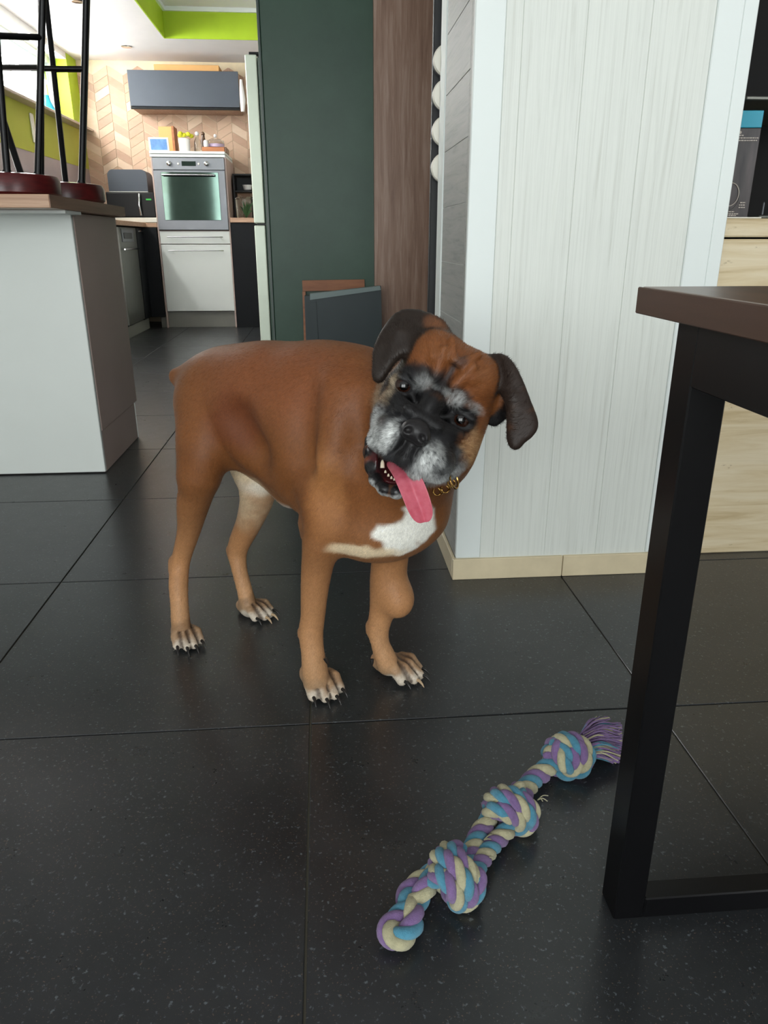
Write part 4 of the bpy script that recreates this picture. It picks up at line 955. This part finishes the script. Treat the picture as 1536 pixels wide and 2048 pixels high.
# skin inside the mouth, lips
def ppatch(u, v, c, r, rc, colr, soft=.3, st=1.0, gloss=None, jit=.2): patch(Hh(u, v, c), (r, r, rc), colr, soft, st, HM, jit, gloss)
ppatch(790, 935, -.005, .046, .028, lin(88, 34, 36), .25, 1, .25); ppatch(780, 910, -.01, .030, .03, lin(60, 22, 24), .3, 1, .25)
for (u, v, c, r) in lip: ppatch(u, v, c + .004, hp(17), .016, blk, .25, 1, .25)
for i_ in range(12):
    t_ = 2.6 + i_ * .32; q0 = lip[int(t_)]; q1 = lip[int(t_) + 1]; f_ = t_ % 1; ppatch(q0[0] + (q1[0] - q0[0]) * f_ - 3, q0[1] + (q1[1] - q0[1]) * f_ + 13, q0[2], hp(8), .03, gry, .5, .6, None, .5)
ppatch(752, 888, .0, hp(10), .01, lin(190, 90, 96), .3, .9, .3)
# ears dark
dk = lin(52, 34, 24)
for p_ in e1 + [(800, 668, -.028), (780, 690, -.026), (830, 655, -.036), (850, 660, -.034), (860, 650, -.044)]: patch(Hh(*p_), (.030, .024, .016), lin(36, 27, 21), .3, 1.0, HM, .25)
for p_ in e2 + [(1028, 795, -.004), (1010, 745, -.02), (1022, 770, -.01), (1036, 825, -.004), (1048, 850, 0)]: patch(Hh(*p_), (.017, .020, .016), lin(42, 31, 25), .3, 1.0, HM, .25)
for p_ in e3[1:]: patch(Hh(*p_), (.014, .020, .016), lin(20, 19, 20), .3, 1.0, HM, .25)
hpatch(0, 150, -.05, 70, 34, .05, rust, .4, .0)
for p_ in ((880, 655, -.035), (862, 648, -.04)): patch(Hh(*p_), (.012, .012, .016), lin(110, 70, 44), .5, .7, HM)
g_ = (.86 + .20 * n3 + .12 * n4)[:, None]; lum = col.mean(1, keepdims=True); amp = np.where(lum > .25, 1.0, 1.0); col = np.clip(col * (1 + (g_ - 1.0) * amp), 0, 1)

dog = thing('dog', tuple(atz(560, 1300)), 'brown boxer dog with grey muzzle standing with tilted head and tongue out', 'dog')
m_fur, nt, p = nm('short_fur', .55, spec=.32)
at = N(nt, 'ShaderNodeVertexColor', layer_name='fur'); ag = N(nt, 'ShaderNodeVertexColor', layer_name='gloss')
v = coords(nt, (1, 1, .35)); f = noise(nt, v, 900, 2, .6); fc = mixc(nt, 1.0, at.outputs[0], ramp(nt, f, [(.25, (.80, .80, .80)), (.75, (1.14, 1.14, 1.14))]), 'MULTIPLY')
nt.links.new(fc, p.inputs['Base Color']); nt.links.new(ag.outputs[0], p.inputs['Roughness']); bump(nt, p, f, .22, .0008)
p.inputs['Sheen Weight'].default_value = .02; p.inputs['Sheen Roughness'].default_value = .5
me = mesh_from('body', V, F, col, gl); me.materials.append(m_fur); body = link('body', me, dog)

# short hairs lying along the coat
nn = np.zeros_like(V); fa = np.cross(V[F[:, 1]] - V[F[:, 0]], V[F[:, 2]] - V[F[:, 0]])
for c_ in range(4):
    for x in range(3): nn[:, x] += np.bincount(F[:, c_], fa[:, x], len(V))
nn /= np.linalg.norm(nn, axis=1, keepdims=True) + 1e-9
if (nn * (V - V.mean(0))).sum() < 0: nn = -nn
areaF = np.linalg.norm(fa, axis=1)
cent = V[F].mean(1); inhead = np.linalg.norm((cent - HA(0, 0, 0)) @ HM.T / np.array([.12, .13, .12]), axis=1) < 1
def hairs(n, maskf, length, width, lift, name, flow, gapmask):
    wgt = areaF * maskf * gapmask; idx = rng.choice(len(F), n, p=wgt / wgt.sum()); bw = rng.random((n, 4)) ** 1.2; bw /= bw.sum(1, keepdims=True)
    P_ = (V[F[idx]] * bw[..., None]).sum(1); N_ = nn[F[idx, 0]]; c_ = (col[F[idx]] * bw[..., None]).sum(1); fl_ = flow(P_, N_)
    fl_ += rng.normal(0, .22, fl_.shape); fl_ -= N_ * (fl_ * N_).sum(1, keepdims=True); fl_ /= np.linalg.norm(fl_, axis=1, keepdims=True) + 1e-9
    d_ = fl_ * math.cos(lift) + N_ * math.sin(lift) ; ln = length * (.6 + .8 * rng.random((n, 1))); sd = np.cross(fl_, N_) * width * .5
    A_ = P_ + sd; B_ = P_ - sd; C_ = P_ + d_ * ln
    VV = np.stack([A_, B_, C_], 1).reshape(-1, 3); cc = np.repeat(c_ * (.72 + .62 * rng.random((n, 1))), 3, 0)
    me = mesh_from(name, VV, np.arange(3 * n).reshape(-1, 3), np.clip(cc, 0, 1), np.full(3 * n, .6)); me.materials.append(m_hair)
    return link(name, me, dog, kind='stuff')
m_hair, nt, p = nm('hair_strand', .55, spec=.25); at = N(nt, 'ShaderNodeVertexColor', layer_name='fur'); nt.links.new(at.outputs[0], p.inputs['Base Color'])
noth = (gl[F[:, 0]] > .45).astype(float)
pawz = np.where(cent[:, 2] < .05, .5, 1.0)
hairs(60000, (~inhead).astype(float), .0052, .0006, .16, 'body_hair', lambda P_, N_: np.tile(-fwd * .7 - up * .8, (len(P_), 1)), noth * pawz)
nosep = HA(3, -50, .06)
def fflow(P_, N_):
    q = P_ - nosep; return q / (np.linalg.norm(q, axis=1, keepdims=True) + 1e-6) + hf * -.3
lumF = col[F[:, 0]].mean(1); hairs(42000, inhead * (.6 + 1.6 * (lumF > .12)), .0058, .00050, .30, 'face_hair', fflow, noth)
# eyes
m_eye, nt, p = nm('dark_brown_eye', .04, spec=.8); tc = coords(nt); p.inputs['Base Color'].default_value = L(30, 16, 10); p.inputs['Coat Weight'].default_value = 1.0
m_iris = simple('iris', L(40, 20, 12), .08, var=.2, vs=400); m_pup = simple('pupil', L(6, 5, 5), .03)
for (a, b, c) in EYE:
    ctr = HA(a, b, c - .0015); e = MB(); R_ = .0156; zs = Vector(-(ctr - CAM)); zs.normalize(); qt = zs.to_track_quat('Z', 'Y')
    e.mi = 0; e.lathe([(R_ * math.sin(t), R_ * math.cos(t)) for t in np.linspace(.02, 3.1, 24)], seg=32)
    for f_ in e.bm.faces:
        t = f_.calc_center_median().angle(Vector((0, 0, 1))); f_.material_index = 2 if t < .40 else (1 if t < .86 else 0)
    for v_ in e.bm.verts: v_.co = qt @ v_.co + Vector(ctr)
    e.build('eye', [m_eye, m_iris, m_pup], dog, label='dark brown eye')
# claws
m_claw = simple('dark_claw', L(30, 27, 25), .3, var=.3, vs=300); m_clawp = simple('pale_claw', L(176, 150, 118), .35)
for j, (p0, d_, i) in enumerate(claws):
    q = [p0, p0 + d_ * .008 + up * .000, p0 + d_ * .014 - up * .004, p0 + d_ * .018 - up * .009]
    q = [np.array([x[0], x[1], max(x[2], .0016)]) for x in q]
    MB().tube(q, [.0034, .0028, .0019, .0006], 10).build('claw', m_clawp if j in (5, 13, 14) else m_claw, dog, label='pale claw' if j in (5, 13, 14) else 'dark claw')
for (u, v, Y, dv) in ((744, 1318, 1.165, (.0, -.004, -.012)), (650, 1316, 1.12, (.006, -.004, -.012))):
    q = W(u, v, Y); MB().tube([q, q + np.array(dv) * .6, q + np.array(dv)], [.004, .003, .0008], 8).build('claw', m_claw, dog, label='dew claw')
# tongue
m_tong, nt, p = nm('tongue', .34, spec=.5); v = coords(nt); p.inputs['Subsurface Weight'].default_value = .15; p.inputs['Subsurface Scale'].default_value = .01
nt.links.new(ramp(nt, noise(nt, v, 60, 4), [(.3, L(186, 80, 96)), (.7, L(206, 110, 126))]), p.inputs['Base Color']); bump(nt, p, noise(nt, v, 1500, 2), .12, .0004)
cs = [(786, 915, .000, 20, 0), (800, 928, .026, 23, 0), (812, 945, .046, 25, 0), (822, 966, .056, 26, 0), (831, 988, .058, 26, 0), (838, 1008, .057, 25.5, 0), (845, 1026, .055, 23, 0), (848, 1037, .053, 17, 0), (849, 1043, .052, 8, 0)]
mb = MB(); ringv = []; pc = [Hh(u, v, c) for u, v, c, w_, _ in cs]
for i, (u, v, c, w_, _) in enumerate(cs):
    t = pc[min(i + 1, len(pc) - 1)] - pc[max(i - 1, 0)]; t /= np.linalg.norm(t); sd = np.cross(hf, t); sd /= np.linalg.norm(sd); nr = np.cross(t, sd); nr = nr if nr @ hf > 0 else -nr; rg = []
    W_ = hp(w_)
    for k in range(28):
        a = 2 * math.pi * k / 28; x = math.cos(a); y = math.sin(a); gr = -.0042 * math.exp(-(x / .22) ** 2) + .0078 * x * x * (1 if i > 2 else .6)
        P_ = pc[i] + sd * W_ * x + nr * (y * .0034 * (1 - .35 * x * x) + gr + (.002 if y > 0 else 0)); rg.append(mb.bm.verts.new(P_))
    ringv.append(rg)
for A_, B_ in zip(ringv, ringv[1:]):
    for k in range(28): mb.bm.faces.new((A_[k], A_[(k + 1) % 28], B_[(k + 1) % 28], B_[k]))
mb.bm.faces.new(ringv[0]); mb.bm.faces.new(ringv[-1][::-1])
for f_ in mb.bm.faces: f_.smooth = True
o = mb.build('tongue', m_tong, dog, label='pink hanging tongue'); sb = o.modifiers.new('s', 'SUBSURF'); sb.levels = 1; sb.render_levels = 2
# teeth and gums
m_tooth = simple('tooth', L(226, 212, 186), .3)
for (u, v, c, h, r) in ((765, 936, .012, .012, .0032), (771, 946, .016, .004, .0018), (777, 953, .019, .004, .0018), (783, 958, .021, .004, .0018), (789, 961, .022, .004, .0018), (796, 962, .022, .0045, .002), (757, 915, -.008, .007, .003)):
    q = Hh(u, v, c); MB().tube([q, q + cU * h * .6, q + cU * h], [r, r * .85, r * .25], 8).build('tooth', m_tooth, dog)
# collar
cl_ = thing('dog_collar', tuple(Hh(880, 930, -.08)), 'brass chain collar around the neck of the boxer dog', 'collar')
C0 = (W(770, 870, 1.14) + W(850, 860, 1.08)) / 2; axn = W(850, 850, 1.075) - W(735, 860, 1.17); 
def link_ring(c, nrm, r, t, name='chain_link'):
    nrm = Vector(nrm).normalized(); a = nrm.orthogonal().normalized(); b = nrm.cross(a)
    MB().tube([Vector(c) + (a * math.cos(x) + b * math.sin(x)) * r for x in np.linspace(0, 2 * math.pi, 25)[:-1]], t, 8, closed=True).build(name, m_gold, cl_)
dv_ = V - CAM; zz_ = dv_ @ cF; pu = CX + FPX * (dv_ @ cR) / zz_; pv_ = CY - FPX * (dv_ @ cU) / zz_; dd_ = np.linalg.norm(dv_, axis=1)
def surf(u, v, off=.004):
    m = (np.abs(pu - u) < 4) & (np.abs(pv_ - v) < 4); i = np.nonzero(m)[0]; i = i[np.argmin(dd_[i])]; r_ = ray(u, v); return CAM + r_ / np.linalg.norm(r_) * (dd_[i] - off)
for k, (u, v) in enumerate([(909, 966), (903, 973), (896, 978), (888, 981), (880, 983)]):
    link_ring(surf(u - 6, v, .002), (1, .2, .3) if k % 2 else (.2, -1, .5), .0056, .0012)
link_ring(surf(908, 960, .008), (.80, -.45, .35), .0125, .0015, 'ring')
